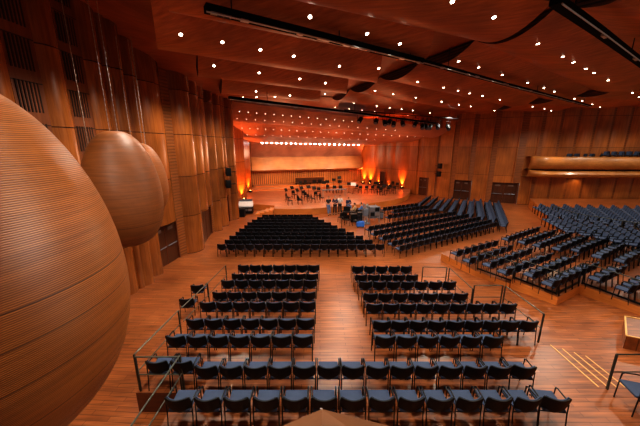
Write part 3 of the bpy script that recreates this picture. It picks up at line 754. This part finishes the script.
# ------------------------------------------------------------------ big wooden pods on cables
def egg(n=48):
    out = []
    for i in range(n + 1):
        t = PI * i / n; z = -math.cos(t); r = abs(math.sin(t)) ** .78 * (1 - .13 * z); out.append((r, z / 2))
    k = max(r for r, z in out)
    return [(r / k, z) for r, z in out]
def pod(c, R, H, mat, label, cables):
    root = empty('hanging_pod', c, 0, label, 'acoustic pod', 'wooden egg pods hanging along the left wall')
    m = MB(); m.lathe([(max(.004, r * R), z * H) for r, z in egg()], n=72); build('pod_shell', m, mat, root, True)
    prof_ = [(r * R, z * H) for r, z in egg()]
    for a, kr in cables:
        rr = kr * R; zt = min((abs(r - rr), z) for r, z in prof_ if z > 0)[1] - .02
        x, y = rr * math.cos(a), rr * math.sin(a); top = CZ - c[2]; n = int((top - zt) / .13); k = MB()
        k.tube([(x, y, zt), (x, y, top)], .007 if R < 1.2 else .010, 5)
        for q in range(n): k.box((x, y, zt + (top - zt) * (q + .5) / n), (.015, .015, .055))
        build('cable', k, M['cable'], root)
pod((-3.554, 2.4925, 5.313), 1.4, 3.8, M['podnear'], 'huge ribbed wooden egg pod filling the lower left corner, nearest the camera', [(1.75, .5), (3.6, .6), (-.9, .6)])
pod((-5.80, 8.305, 5.2235), 1.008, 3.376, M['podmid'], 'dark ribbed wooden egg pod hanging in the middle beside the left wall', [(3.1, .8), (3.0, .12), (1.0, .1)])
pod((-6.8, 10.9, 5.205), .853, 2.77, M['podfar'], 'farthest wooden egg pod, half hidden behind the middle one', [(3.1, .25), (.1, .34), (1.4, .3)])

# ------------------------------------------------------------------ wall loudspeakers, uplights, cart
def speaker(u, v, p, rz, label):
    c = p; r = empty('wall_speaker', c, rz, label, 'loudspeaker', 'black loudspeakers on the side walls')
    b = rbox(.42, .4, .62, .03); build('cabinet', b, M['black'], r, True)
    m = MB(); m.lathe([(.15, 0), (.1, .03), (.03, .02)], n=14); m.xf(Matrix.Translation((0, -.2, -.08)) @ Matrix.Rotation(PI / 2, 4, 'X')); build('driver', m, M['blackmetal'], r)
    m = MB(); m.bar((0, .2, 0), (0, .55, 0), .06, .06); build('bracket', m, M['blackmetal'], r)
for v, nm in ((172, 'upper of the two black loudspeakers on the left wall'), (184, 'lower of the two black loudspeakers on the left wall')):
    speaker(228, v, at_y(228.5, v, 22.6), -1.2, nm)
for v, nm in ((166, 'upper of the two black loudspeakers on the right wall'), (174, 'lower of the two black loudspeakers on the right wall')):
    speaker(440, v, at_y(439.8 - (0 if v < 170 else 1), v, 34.8), .7, nm)
UP = [((-7.7, 29.8), 'left', 1.0), ((-8.3, 35.2), 'left', .8)] + [((at_z(u, v, SZ).x, at_z(u, v, SZ).y), 'right', 1) for u, v in ((363, 183.6), (369.5, 184.5), (382, 186), (394.5, 187.5), (407.5, 190))]
UPW = [(-8.45, 30.35), (-9.05, 35.9)] + [sk(q) for q in ((6.5, 41.8), (7.25, 40.9), (8.1, 40.0), (9.2, 38.8), (10.6, 37.2))]
UPL = ['orange uplight against the left stage wall, nearer one', 'orange uplight against the left stage wall, in the rear corner', 'orange uplight at the rear right corner of the stage, first from left',
       'orange uplight on the right stage wall, second from left', 'orange uplight on the right stage wall, left of the small door', 'orange uplight on the right stage wall, right of the small door', 'orange uplight on the right stage wall, rightmost']
def uplight(c, w, label):
    d = (Vector(w) - Vector(c)); d = d.normalized() if d.length > .01 else Vector((0, 1))
    c = Vector(w) - d * .34
    r = empty('uplight', (c.x, c.y, SZ), math.atan2(d.y, d.x) - PI / 2, label, 'stage uplight', 'orange uplights at the stage walls')
    b = rbox(.4, .26, .24, .03); b.v = [(x, y, z + .13) for x, y, z in b.v]; build('housing', b, M['black'], r)
    m = MB(); m.lathe([(.1, .255), (.09, .262), (.01, .264)], n=12); build('lamp_face', m, M['uplamp'], r)
    L = bpy.data.lights.new('uplight_beam', 'SPOT'); L.energy = 4200; L.color = (1, .21, .05); L.spot_size = math.radians(56); L.spot_blend = 1; L.shadow_soft_size = .05
    o = obj('uplight_beam', L, r); o.location = (0, .05, .3); o.rotation_euler = Vector((0, -.12, -1)).to_track_quat('Z', 'Y').to_euler()
for (c, s, k), w, l in zip(UP, UPW, UPL): uplight(c, w, l)

c0 = at_z(245, 214.5, 0)
r = empty('mixing_console', (c0.x, c0.y + .5, 0), .1, 'white topped mixing console in a black case by the left end of the stage', 'mixing console')
m = rbox(1.35, .8, .62, .03); m.v = [(x, y, z + .36) for x, y, z in m.v]; build('flight_case', m, M['black'], r)
m = MB(); m.prism([(-.35, .68), (.38, .68), (.38, 1.12), (.25, 1.12), (-.35, .8)], -.66, .66); m.v = [(z, x, y) for x, y, z in m.v]; build('sloped_desk', m, M['white'], r)
for k in range(3):
    m = MB(); m.box((-.42 + .42 * k, -.42, .42), (.36, .04, .2)); build('drawer_panel', m, M['silver'], r)
m = MB(); m.box((0, .36, 1.22), (1.2, .06, .22)); build('meter_bridge', m, M['grey'], r)
for sx in (-.55, .55):
    m = MB(); m.lathe([(.06, 0), (.06, .06)], c=(sx, 0, 0), n=10); build('caster', m, M['blackmetal'], r)
m = rbox(.5, .5, .75, .03); m.v = [(x, y, z + .375) for x, y, z in m.v]; o = build('subwoofer_box', m, M['black']); o.location = at_z(241.5, 216.5, 0) + Vector((.1, 0, 0)); tag(o, 'small black equipment box left of the white topped console', 'equipment box')

# ------------------------------------------------------------------ orchestra chairs, stands, tables
oc = MB(); s_ = rbox(.42, .42, .05, .02); s_.v = [(x, y, z + .47) for x, y, z in s_.v]; 
OCM = {'seat': s_.mesh('seat', M['black'], True)}
b_ = rbox(.42, .04, .34, .018); b_.v = [(x, y - .2 - .25 * (z), z + .75) for x, y, z in b_.v]; OCM['backrest'] = b_.mesh('backrest', M['black'], True)
for k, (x, y) in enumerate(((-.19, .18), (.19, .18), (-.19, -.2), (.19, -.2))):
    m = MB(); m.bar((x, y, .46), (x * 1.08, y * 1.15, 0), .03, .03); OCM['leg', k] = m.mesh('leg', M['blackmetal'])
m = MB(); m.bar((-.19, -.2, .46), (-.19, -.25, .8), .03, .03); m.bar((.19, -.2, .46), (.19, -.25, .8), .03, .03); m.bar((-.19, -.2, .46), (.19, -.2, .46), .03, .03); OCM['back_frame'] = m.mesh('back_frame', M['blackmetal'])
def ochair(u, v, rz, label):
    p = at_z(u, v + 3, SZ); 
    r = empty('orchestra_chair', p, rz, label, 'chair', 'black orchestra chairs on the stage')
    for k, me in OCM.items(): obj(k if isinstance(k, str) else k[0], me, r)
m = MB(); m.box((0, 0, 0), (.5, .03, .36)); m.box((0, .04, -.17), (.5, .08, .02)); m.xf(Matrix.Translation((0, 0, 1.18)) @ Matrix.Rotation(-.5, 4, 'X')); STM = {'desk': m.mesh('desk', M['black'])}
m = MB(); m.tube([(0, 0, .05), (0, 0, 1.15)], .02); STM['pole'] = m.mesh('pole', M['blackmetal'])
for k in range(3):
    a = 2 * PI * k / 3; m = MB(); m.tube([(0, 0, .2), (.28 * math.cos(a), .28 * math.sin(a), .0)], .014); STM['foot', k] = m.mesh('foot', M['blackmetal'])
def mstand(u, v, rz, label, white=False):
    p = at_z(u, v + 4, SZ); r = empty('music_stand', p, rz, label, 'music stand', 'black music stands on the stage')
    for k, me in STM.items(): obj(k if isinstance(k, str) else k[0], me, r)
    if white:
        s = rbox(.62, .02, .44, .008); s.xf(Matrix.Translation((0, -.03, 1.21)) @ Matrix.Rotation(-.5, 4, 'X')); o = build('sheet_music', s, M['white']); o.location = p; o.rotation_euler = (0, 0, rz)
        tag(o, 'large white sheet of music on the conductor stand', 'sheet music')
LC = [(245, 185), (258, 205), (285, 165), (318, 195), (325, 202), (350, 165), (365, 178), (385, 188), (405, 192), (430, 172), (460, 187), (500, 125), (543, 130), (575, 128), (325, 97), (357, 87), (440, 142)]
LS = [(232, 170), (270, 152), (303, 172), (330, 155), (410, 155), (412, 103), (447, 100), (495, 105), (535, 90), (570, 75), (474, 112), (375, 146)]
nx_ = lambda a, b, k, off: (off[0] + a / k, off[1] + b / k)
Cs = [nx_(a, b, 6.4, (250, 170)) for a, b in LC]; Ss = [nx_(a, b, 6.4, (250, 170)) for a, b in LS]
RC = [(285, 110), (327, 110), (350, 62), (365, 108), (385, 77), (405, 110), (425, 122), (440, 102), (435, 68), (475, 114), (510, 72), (520, 112), (490, 100), (257, 98), (545, 82), (145, 108), (103, 108), (55, 102)]
RS = [(205, 100), (135, 45), (97, 65), (405, 95), (455, 118), (50, 80), (140, 82), (235, 107)]
Cr = [nx_(a, b, 7.11, (320, 175)) for a, b in RC]; Sr = [nx_(a, b, 7.11, (320, 175)) for a, b in RS]
def name_side(L):
    L = sorted(L); a = [p for p in L if p[0] < 320]; b = [p for p in L if 320 <= p[0] < 352]; c = [p for p in L if p[0] >= 352]
    for grp, nm in ((a, 'left group on the stage'), (b, 'middle group on the stage'), (c, 'right group on the stage')):
        for i, p in enumerate(grp): yield p, ('leftmost' if i == 0 else 'rightmost' if i == len(grp) - 1 else ORD[i] + ' from left'), nm
for (u, v), pos, nm in name_side(Cs + Cr):
    p = at_z(u, v, SZ); rz = math.atan2(30.5 - p.y, 1.5 - p.x) - PI / 2
    ochair(u, v, rz + random.uniform(-.25, .25), 'black orchestra chair, %s in the %s' % (pos, nm))
for (u, v), pos, nm in name_side(Ss + Sr):
    p = at_z(u, v, SZ); rz = math.atan2(30.5 - p.y, 1.5 - p.x) + PI / 2
    mstand(u, v, rz if abs(u - 353) > 1 else 0, 'black music stand, %s in the %s' % (pos, nm), abs(u - 353.05) < .3)
a, b = at_z(322, 197, SZ), at_z(346, 195.8, SZ)
r = empty('long_table', (a + b) / 2, math.atan2((b - a).y, (b - a).x), 'long pale grey percussion table in the middle of the stage', 'table')
L_ = (b - a).length
m = MB(); m.box((0, 0, .8), (L_, .55, .06)); build('tabletop', m, M['grey'], r)
for sx in (-1, 1):
    for sy in (-1, 1):
        m = MB(); m.bar((sx * (L_ / 2 - .1), sy * .22, .78), (sx * (L_ / 2 - .1), sy * .22, 0), .05, .05); build('leg', m, M['silver'], r)
c0 = at_z(310, 185.2, .75)
r = empty('choir_bench', c0 + Vector((0, .3, 0)), RANG, 'long dark brown bench at the back of the stage before the battens', 'bench')
m = MB(); m.box((0, .1, .65), (4.3, .1, .85)); build('bench_back', m, M['door'], r)
m = MB(); m.box((0, -.15, .42), (4.3, .5, .07)); build('bench_seat', m, M['door'], r)
for k in range(5):
    m = MB(); m.box((-2.1 + 1.05 * k, -.1, .2), (.07, .5, .4)); build('leg', m, M['black'], r)
m = MB(); m.box((0, .08, 1.1), (4.3, .14, .05)); build('cap_rail', m, M['facia'], r)

# ------------------------------------------------------------------ kit in front of the stage
c0 = at_z(374, 222.5, 0)
r = empty('equipment_rack', c0 + Vector((-.1, .3, 0)), .3, 'tall grey metal equipment rack stack beside the slanted dark seating', 'equipment rack')
m = rbox(.95, .8, .85, .04); m.v = [(x - .0, y, z + .95) for x, y, z in m.v]; build('flight_case', m, M['grey'], r)
for sx in (-.46, .46):
    for sy in (-.38, .38):
        m = MB(); m.bar((sx, sy, 0), (sx, sy, 1.42), .06, .06); build('corner_post', m, M['silver'], r)
m = MB(); m.box((0, 0, .42), (.95, .8, .06)); build('shelf', m, M['grey'], r)
for k in range(4):
    m = MB(); m.box((-.22 + .44 * (k % 2), -.41, .76 + .4 * (k // 2)), (.38, .03, .3)); build('panel', m, M['silver' if k % 3 else 'black'], r)
c0 = at_z(365, 223.5, 0)
r = empty('lighting_tower', c0, .2, 'tall slim silver tower standing left of the grey rack', 'tower')
for sx in (-.16, .16):
    for sy in (-.16, .16):
        m = MB(); m.tube([(sx, sy, .05), (sx, sy, 1.75)], .03); build('upright', m, M['silver'], r)
m = MB()
for k in range(5): 
    z = .12 + .33 * k; m.tube([(-.16, -.16, z), (.16, -.16, z + .3)], .02); m.tube([(.16, -.16, z), (.16, .16, z + .3)], .02)
    m.tube([(.16, .16, z), (-.16, .16, z + .3)], .02); m.tube([(-.16, .16, z), (-.16, -.16, z + .3)], .02)
build('lattice', m, M['silver'], r); m = MB(); m.box((0, 0, .03), (.7, .7, .06)); build('base_plate', m, M['grey'], r)
m = rbox(.42, .42, .6, .05); m.v = [(x, y, z + 1.0) for x, y, z in m.v]; build('grey_cover', m, M['grey'], r)
def gear(u, v, d, mat, label, name='flight_case', cat='equipment case'):
    c = at_z(u, v, 0); r = empty(name, c + Vector((0, d[1] / 2, 0)), random.uniform(-.3, .3), label, cat)
    m = rbox(*d, .04); m.v = [(x, y, z + d[2] / 2 + .06) for x, y, z in m.v]; build('case_body', m, mat, r)
    m = MB(); m.box((0, 0, d[2] + .075), (d[0] * 1.02, d[1] * 1.02, .05)); build('lid', m, M['blackmetal'] if mat is not M['bluecloth'] else mat, r)
    for sx in (-1, 1):
        m = MB(); m.box((sx * d[0] * .38, 0, .03), (.1, d[1] * .8, .06)); build('foot', m, M['blackmetal'], r)
gear(360.5, 227.6, (.6, .45, .34), M['bluecloth'], 'low bright blue covered case on the floor before the rack', 'blue_case')
gear(344.5, 219.5, (.5, .45, .5), M['black'], 'black flight case left of the mixing people')
gear(354, 222.5, (.55, .5, .62), M['black'], 'large black flight case at the centre of the equipment heap')
gear(360.5, 222.5, (.5, .5, .75), M['darkcloth'], 'dark cloth covered case just left of the silver tower')
gear(381, 219, (.5, .5, .55), M['grey'], 'grey case at the right of the equipment heap')
def kit_table(u, v, L, label):
    c = at_z(u, v, 0); r = empty('desk', c, -.1, label, 'desk')
    m = MB(); m.box((0, 0, .73), (L, .7, .05)); build('desk_top', m, M['black'], r)
    for sx in (-1, 1):
        for sy in (-1, 1): 
            m = MB(); m.bar((sx * (L / 2 - .06), sy * .3, .72), (sx * (L / 2 - .06), sy * .3, 0), .04, .04); build('leg', m, M['blackmetal'], r)
    m = MB(); m.box((-.2, .15, .95), (.6, .05, .38)); m.box((-.2, .17, .78), (.1, .1, .08)); build('monitor', m, M['blackmetal'], r)
kit_table(349, 219.5, 1.1, 'black working desk with monitor among the equipment cases')
c0 = at_z(341.5, 229, 0)
r = empty('microphone_stand', c0, 0, 'slim black microphone stand in the gap right of the centre block', 'stand')
m = MB(); m.tube([(0, 0, 0), (0, 0, 1.5)], .025); build('pole', m, M['blackmetal'], r); m = MB(); m.lathe([(.2, 0), (.2, .03), (.03, .05)], n=16); build('base', m, M['blackmetal'], r)
m = MB(); m.tube([(0, 0, 1.45), (.25, -.1, 1.6)], .02); build('boom', m, M['blackmetal'], r)

# ------------------------------------------------------------------ people
def skinmesh(name, pts, edges, mat, sub=1, root=0):
    me = bpy.data.meshes.new(name); me.from_pydata([p[:3] for p in pts], edges, [])
    o = bpy.data.objects.new(name, me); COL.objects.link(o)
    md = o.modifiers.new('s', 'SKIN'); md.use_smooth_shade = True
    for i, p in enumerate(pts):
        sv = me.skin_vertices[0].data[i]; sv.radius = (p[3], p[4] if len(p) > 4 else p[3]); sv.use_root = (i == root)
    if sub: m2 = o.modifiers.new('d', 'SUBSURF'); m2.levels = sub; m2.render_levels = sub
    dg = bpy.context.evaluated_depsgraph_get(); dg.update()
    ev = o.evaluated_get(dg); em = bpy.data.meshes.new_from_object(ev)
    bpy.data.objects.remove(o); em.materials.clear(); em.materials.append(mat)
    em.polygons.foreach_set('use_smooth', [True] * len(em.polygons)); return em
def person(loc, rz, J, label, shirt, trousers, hairm, long_sleeve=False):
    """J: joint positions in metres, person faces +Y"""
    root = empty('person', loc, rz, label, 'person')
    V = lambda k: Vector(J[k])
    pel, chest, neck, head = V('pel'), V('chest'), V('neck'), V('head')
    P_ = [(*pel, .135, .10), (*pel.lerp(chest, .5), .125, .095), (*chest, .15, .105), (*neck, .055), (*neck.lerp(head, .4), .055)]
    E_ = [(0, 1), (1, 2), (2, 3), (3, 4)]
    def chain(start, L):
        k = start
        for q in L: P_.append(q); E_.append((k, len(P_) - 1)); k = len(P_) - 1
    for s in ('l', 'r'):
        sh, el, wr, hd = V('sh' + s), V('el' + s), V('wr' + s), V('hd' + s)
        chain(2, [(*sh, .055), (*el, .042), (*wr, .03), (*hd, .036, .02)])
        hp, kn, an, to = V('hp' + s), V('kn' + s), V('an' + s), V('to' + s)
        chain(0, [(*hp, .085), (*kn, .058), (*an, .042), (*to, .036)])
    body = skinmesh('body', P_, E_, M['skin'], 1)
    b = bmesh.new(); b.from_mesh(body)
    hb = bmesh.new(); bmesh.ops.create_uvsphere(hb, u_segments=16, v_segments=12, radius=1)   # head with brow, nose, chin
    for v in hb.verts:
        x, y, z = v.co; k = 1 - .22 * max(0, -z)
        ny = y * .098 * k + (.022 * math.exp(-((x / .16) ** 2 + ((z + .12) / .22) ** 2)) if y > .5 else 0) - (.012 * math.exp(-(((abs(x) - .36) / .18) ** 2 + ((z - .1) / .15) ** 2)) if y > .4 else 0)
        v.co = Vector((x * .076 * k, ny, z * .118)) + head
    me2 = bpy.data.meshes.new('h'); hb.to_mesh(me2); hb.free(); b.from_mesh(me2)
    ex = MB()
    for s in (-1, 1):                                     # ears
        ex.lathe([(.012, -.028), (.02, 0), (.012, .03)], c=head + Vector((s * .077, -.005, -.005)), n=8)
    for s in ('l', 'r'):                                  # five fingers a hand
        wr, hd = V('wr' + s), V('hd' + s); d = (hd - wr).normalized(); side = d.cross(Vector((0, 0, 1)))
        side = side.normalized() if side.length > .1 else Vector((1, 0, 0))
        for k in range(4):
            a = hd + side * (-.03 + .02 * k); L_ = (.07, .08, .076, .06)[k]
            ex.tube([a, a + d * L_ * .5, a + d * L_ + Vector((0, 0, -.02))], .009, 6, 0, .006)
        a = wr.lerp(hd, .4) + side * -.03; ex.tube([a, a + d * .03 - side * .03, a + d * .065 - side * .035], .01, 6, 0, .007)
    me3 = bpy.data.meshes.new('e'); me3.from_pydata(ex.v, [], ex.f); b.from_mesh(me3)
    b.to_mesh(body); b.free(); obj('body', body, root)
    S_ = [(*pel + Vector((0, 0, .02)), .152, .118), (*pel.lerp(chest, .5), .148, .115), (*chest, .172, .125), (*chest.lerp(neck, .7), .075)]; SE = [(0, 1), (1, 2), (2, 3)]
    for s in ('l', 'r'):
        sh, el, wr = V('sh' + s), V('el' + s), V('wr' + s); k = len(S_)
        S_.append((*sh, .072)); SE.append((2, k))
        if long_sleeve: S_ += [(*el, .056), (*wr.lerp(el, .1), .042)]; SE += [(k, k + 1), (k + 1, k + 2)]
        else: S_.append((*sh.lerp(el, .75), .062)); SE.append((k, k + 1))
    obj('shirt', skinmesh('shirt', S_, SE, M[shirt], 1), root)
    S_ = [(*pel, .158, .122)]; SE = []
    for s in ('l', 'r'):
        hp, kn, an = V('hp' + s), V('kn' + s), V('an' + s); k = len(S_)
        S_ += [(*hp, .10), (*kn, .075), (*an.lerp(kn, .08), .062)]; SE += [(0, k), (k, k + 1), (k + 1, k + 2)]
    obj('trousers', skinmesh('trousers', S_, SE, M[trousers], 1), root)
    for s in ('l', 'r'):
        an, to = V('an' + s), V('to' + s); m = MB(); dd = to - an; dd.z = 0; dd = dd.normalized()
        f = rbox(.095, .27, .08, .03); ang = math.atan2(dd.y, dd.x) - PI / 2
        f.xf(Matrix.Translation((an.x + dd.x * .07, an.y + dd.y * .07, an.z - .045)) @ Matrix.Rotation(ang, 4, 'Z')); build('shoe', f, M['shoe'], root, True)
    hb = bmesh.new(); bmesh.ops.create_uvsphere(hb, u_segments=16, v_segments=12, radius=1)
    kill = [v for v in hb.verts if v.co.z < -.35 or (v.co.y > .45 and v.co.z < .55)]
    bmesh.ops.delete(hb, geom=kill, context='VERTS')
    for v in hb.verts: v.co = Vector((v.co.x * .085, v.co.y * .108 - .006, v.co.z * .127)) + head
    hm = bpy.data.meshes.new('hair'); hb.to_mesh(hm); hb.free(); hm.materials.append(M[hairm]); obj('hair', hm, root)
def J_stand(lean=0, arms='down', legs=0):
    """standing; lean tips the hips back onto the stage edge behind"""
    f = lean
    J = dict(pel=(0, -.02 - f * .1, .95), chest=(0, 0 - f * .12, 1.33), neck=(0, .0 - f * .1, 1.50), head=(0, .03 - f * .08, 1.64))
    for s, k in (('l', -1), ('r', 1)):
        J['sh' + s] = (k * .19, 0 - f * .12, 1.41)
        J['hp' + s] = (k * .09, -f * .1, .88); J['kn' + s] = (k * .1, .03 + f * .25 + legs * k * .05, .48); J['an' + s] = (k * .11, f * .5 + legs * k * .1, .08); J['to' + s] = (k * .125, .14 + f * .5 + legs * k * .1, .04)
        if arms == 'down': J['el' + s] = (k * .25, -.02, 1.12); J['wr' + s] = (k * .25, .06, .87); J['hd' + s] = (k * .245, .09, .79)
        elif arms == 'fold': J['el' + s] = (k * .24, .06 - f * .1, 1.13); J['wr' + s] = (-k * .02, .2 - f * .1, 1.16 + k * .03); J['hd' + s] = (-k * .1, .19 - f * .1, 1.18 + k * .03)
        else: J['el' + s] = (k * .27, .02, 1.14); J['wr' + s] = (k * .16, .22, 1.28); J['hd' + s] = (k * .12, .27, 1.36)
    return J
def J_sit(h, arms='fold'):
    J = dict(pel=(0, -.05, h + .08), chest=(0, -.03, h + .46), neck=(0, .0, h + .62), head=(0, .04, h + .76))
    for s, k in (('l', -1), ('r', 1)):
        J['sh' + s] = (k * .19, -.02, h + .54); J['hp' + s] = (k * .1, .02, h + .07); J['kn' + s] = (k * .13, .42, h + .05); J['an' + s] = (k * .13, .46, h - .36); J['to' + s] = (k * .14, .58, h - .41)
        if arms == 'fold': J['el' + s] = (k * .25, .1, h + .27); J['wr' + s] = (-k * .03, .22, h + .3 + k * .03); J['hd' + s] = (-k * .1, .21, h + .32 + k * .03)
        else: J['el' + s] = (k * .25, .12, h + .25); J['wr' + s] = (k * .16, .36, h + .28); J['hd' + s] = (k * .13, .44, h + .29)
    return J
def by_stage(u, v=214.3):
    x = at_z(u, 214.0, 0).x
    for a, b in zip(front[:-1], front[1:]):
        if a.x <= x <= b.x: return Vector((x, a.y + (b.y - a.y) * (x - a.x) / (b.x - a.x) - .42, 0))
    return at_z(u, v, 0)
p = by_stage(328.5, 214.2); person((p.x, p.y, 0), PI + .2, J_stand(.55, 'down', 1), 'person in a dark top and blue jeans leaning on the stage front, leftmost', 'darkcloth', 'jeans', 'hair')
p = by_stage(335, 213.6); person((p.x, p.y, 0), PI - .15, J_stand(.3, 'fold'), 'person in navy top with pale hair standing at the stage front, second from left', 'navy', 'darkcloth', 'hairgrey', True)
p = by_stage(340, 213.4); person((p.x, p.y, 0), PI + .1, J_stand(.2, 'up'), 'person in a white shirt and dark trousers standing at the stage front', 'whitecloth', 'darkcloth', 'hair', True)
p = at_z(348.3, 205.8, SZ); person((p.x, p.y - .02, 0), PI + .25, J_sit(SZ), 'person in navy top and jeans sitting with folded arms on the stage edge', 'navy', 'jeans', 'hair', True)
def work_chair(u, v, rz, label):
    p = at_z(u, v, 0); r = empty('work_chair', p, rz, label, 'chair')
    for k, me in OCM.items(): obj(k if isinstance(k, str) else k[0], me, r)
    return p
for q_, z_, t_ in (((341, 222.5), .4, 'spare black chair at the left of the equipment heap'), ((348, 225), -.5, 'spare black chair in front of the working desk'), ((356, 226), .9, 'spare black chair just left of the blue case')): work_chair(*q_, z_, t_)
p = work_chair(354.5, 217.5, 1.2, 'black chair under the person in tan at the equipment'); person(p, 1.2, J_sit(.5, 'up'), 'person in a tan top seated at the desk among the equipment', 'tan', 'darkcloth', 'hair', True)
p = work_chair(361.2, 217, 1.4, 'black chair under the person in blue beside the tower'); person(p, 1.4, J_sit(.5, 'up'), 'dark haired person in a blue shirt seated left of the silver tower', 'bluecl', 'darkcloth', 'hair', True)

# ------------------------------------------------------------------ wooden parapet peak right in front of the camera
a = at_y(322, 409, 1.0); b = at_y(402, 429, 1.02); c = at_y(268, 432, 1.02)
m = MB()
for i, d in enumerate((0, .14)):
    m.v += [(c.x, c.y - d, c.z - d * .3), (a.x, a.y - d, a.z - d * .1), (b.x, b.y - d, b.z - d * .3), (b.x, b.y - d, .42), (c.x, c.y - d, .42)]
m.f = [(0, 1, 2, 3, 4), (9, 8, 7, 6, 5), (0, 5, 6, 1), (1, 6, 7, 2), (2, 7, 8, 3), (4, 9, 5, 0), (3, 8, 9, 4)]; m.m = [0] * 7
r = empty('parapet_ledge', (a.x, a.y, .42), 0, 'orange wooden peaked ledge top blurred at the bottom edge of the photo', 'ledge')
m.v = [(x - a.x, y - a.y, z - .42) for x, y, z in m.v]; build('ledge_body', m, M['ledge'], r)
m = MB(); zt_ = a.z - .42; m.bar((-.003, .004, zt_ - .002), (.004, .004, zt_ - .3), .012, .006); build('dark_seam', m, M['facia_dark'], r)

# ------------------------------------------------------------------ light
def lamp(kind, loc, e, col=(1, .80, .58), size=.2, rot=None, spot=150, name='hall_lamp', blend=.6):
    L = bpy.data.lights.new(name, kind); L.energy = e; L.color = col
    if kind == 'AREA': L.size = size
    else: L.shadow_soft_size = size
    if kind == 'SPOT': L.spot_size = math.radians(spot); L.spot_blend = blend
    o = obj(name, L); o.location = loc
    if rot: o.rotation_euler = rot
    return o
WARM = (1, .92, .77)
for x, y in [(-5, 4), (0, 3.5), (5, 4.5), (-5, 9.5), (0, 9), (6, 9), (12, 9), (-5.2, 15), (1, 15), (7, 15), (14, 15), (-4.5, 21), (2, 21), (9, 22), (16, 21), (22, 17), (29, 18), (21, 26), (29, 25), (13, 29), (35, 22)]:
    lamp('SPOT', (x, y, 9.3), 800, WARM, .25, (0, 0, 0), 155)
for k in range(6):
    t = .14 + .8 * k / 5; q = E3[0].lerp(E3[1], t) + Vector((0, -1.2, -1.3))
    lamp('POINT', q, 95, (1, .66, .42), .6, name='stage_row_lamp')
for x, y in [(-5, 29), (0, 29.5), (5, 31), (-4, 34), (2, 35.5)]:
    lamp('SPOT', (x, y, 7.4), 600, (1, .74, .52), .3, (0, 0, 0), 150, name='stage_lamp')
for u, v, d in ((285, 128, 32), (335, 130, 33), (395, 135, 34)):
    q = at_y(u, v + 26, d - 2); lamp('POINT', q, 260, (1, .36, .16), 1.2, name='canopy_glow_fill')  # added fill points that redden the canopy from below, no fixture there
lamp('SPOT', (23.6, 27.6, 7.6), 300, (1, .72, .42), .2, (-.3, .3, 0), 120, name='balcony_lamp')
lamp('SPOT', (27, 29.4, 3.1), 60, (1, .6, .25), .1, (.35, 0, 0), 120, name='under_balcony_lamp')
for x, y in ((-6, 36.2), (-1, 37.5), (3.5, 38.8)): lamp('SPOT', (x, y, 4.6), 520, (1, .74, .46), .3, (math.radians(52), 0, RANG), 110, name='rear_wall_fill')  # added fill spots to brighten the rear battens, not part of any fixture
w = bpy.data.worlds.new('hall_air'); sc.world = w; w.use_nodes = True
bg = w.node_tree.nodes['Background']; bg.inputs[0].default_value = (1, .78, .6, 1); bg.inputs[1].default_value = .2
sc.view_settings.view_transform = 'Standard'; sc.view_settings.look = 'Medium High Contrast'; sc.view_settings.exposure = 0
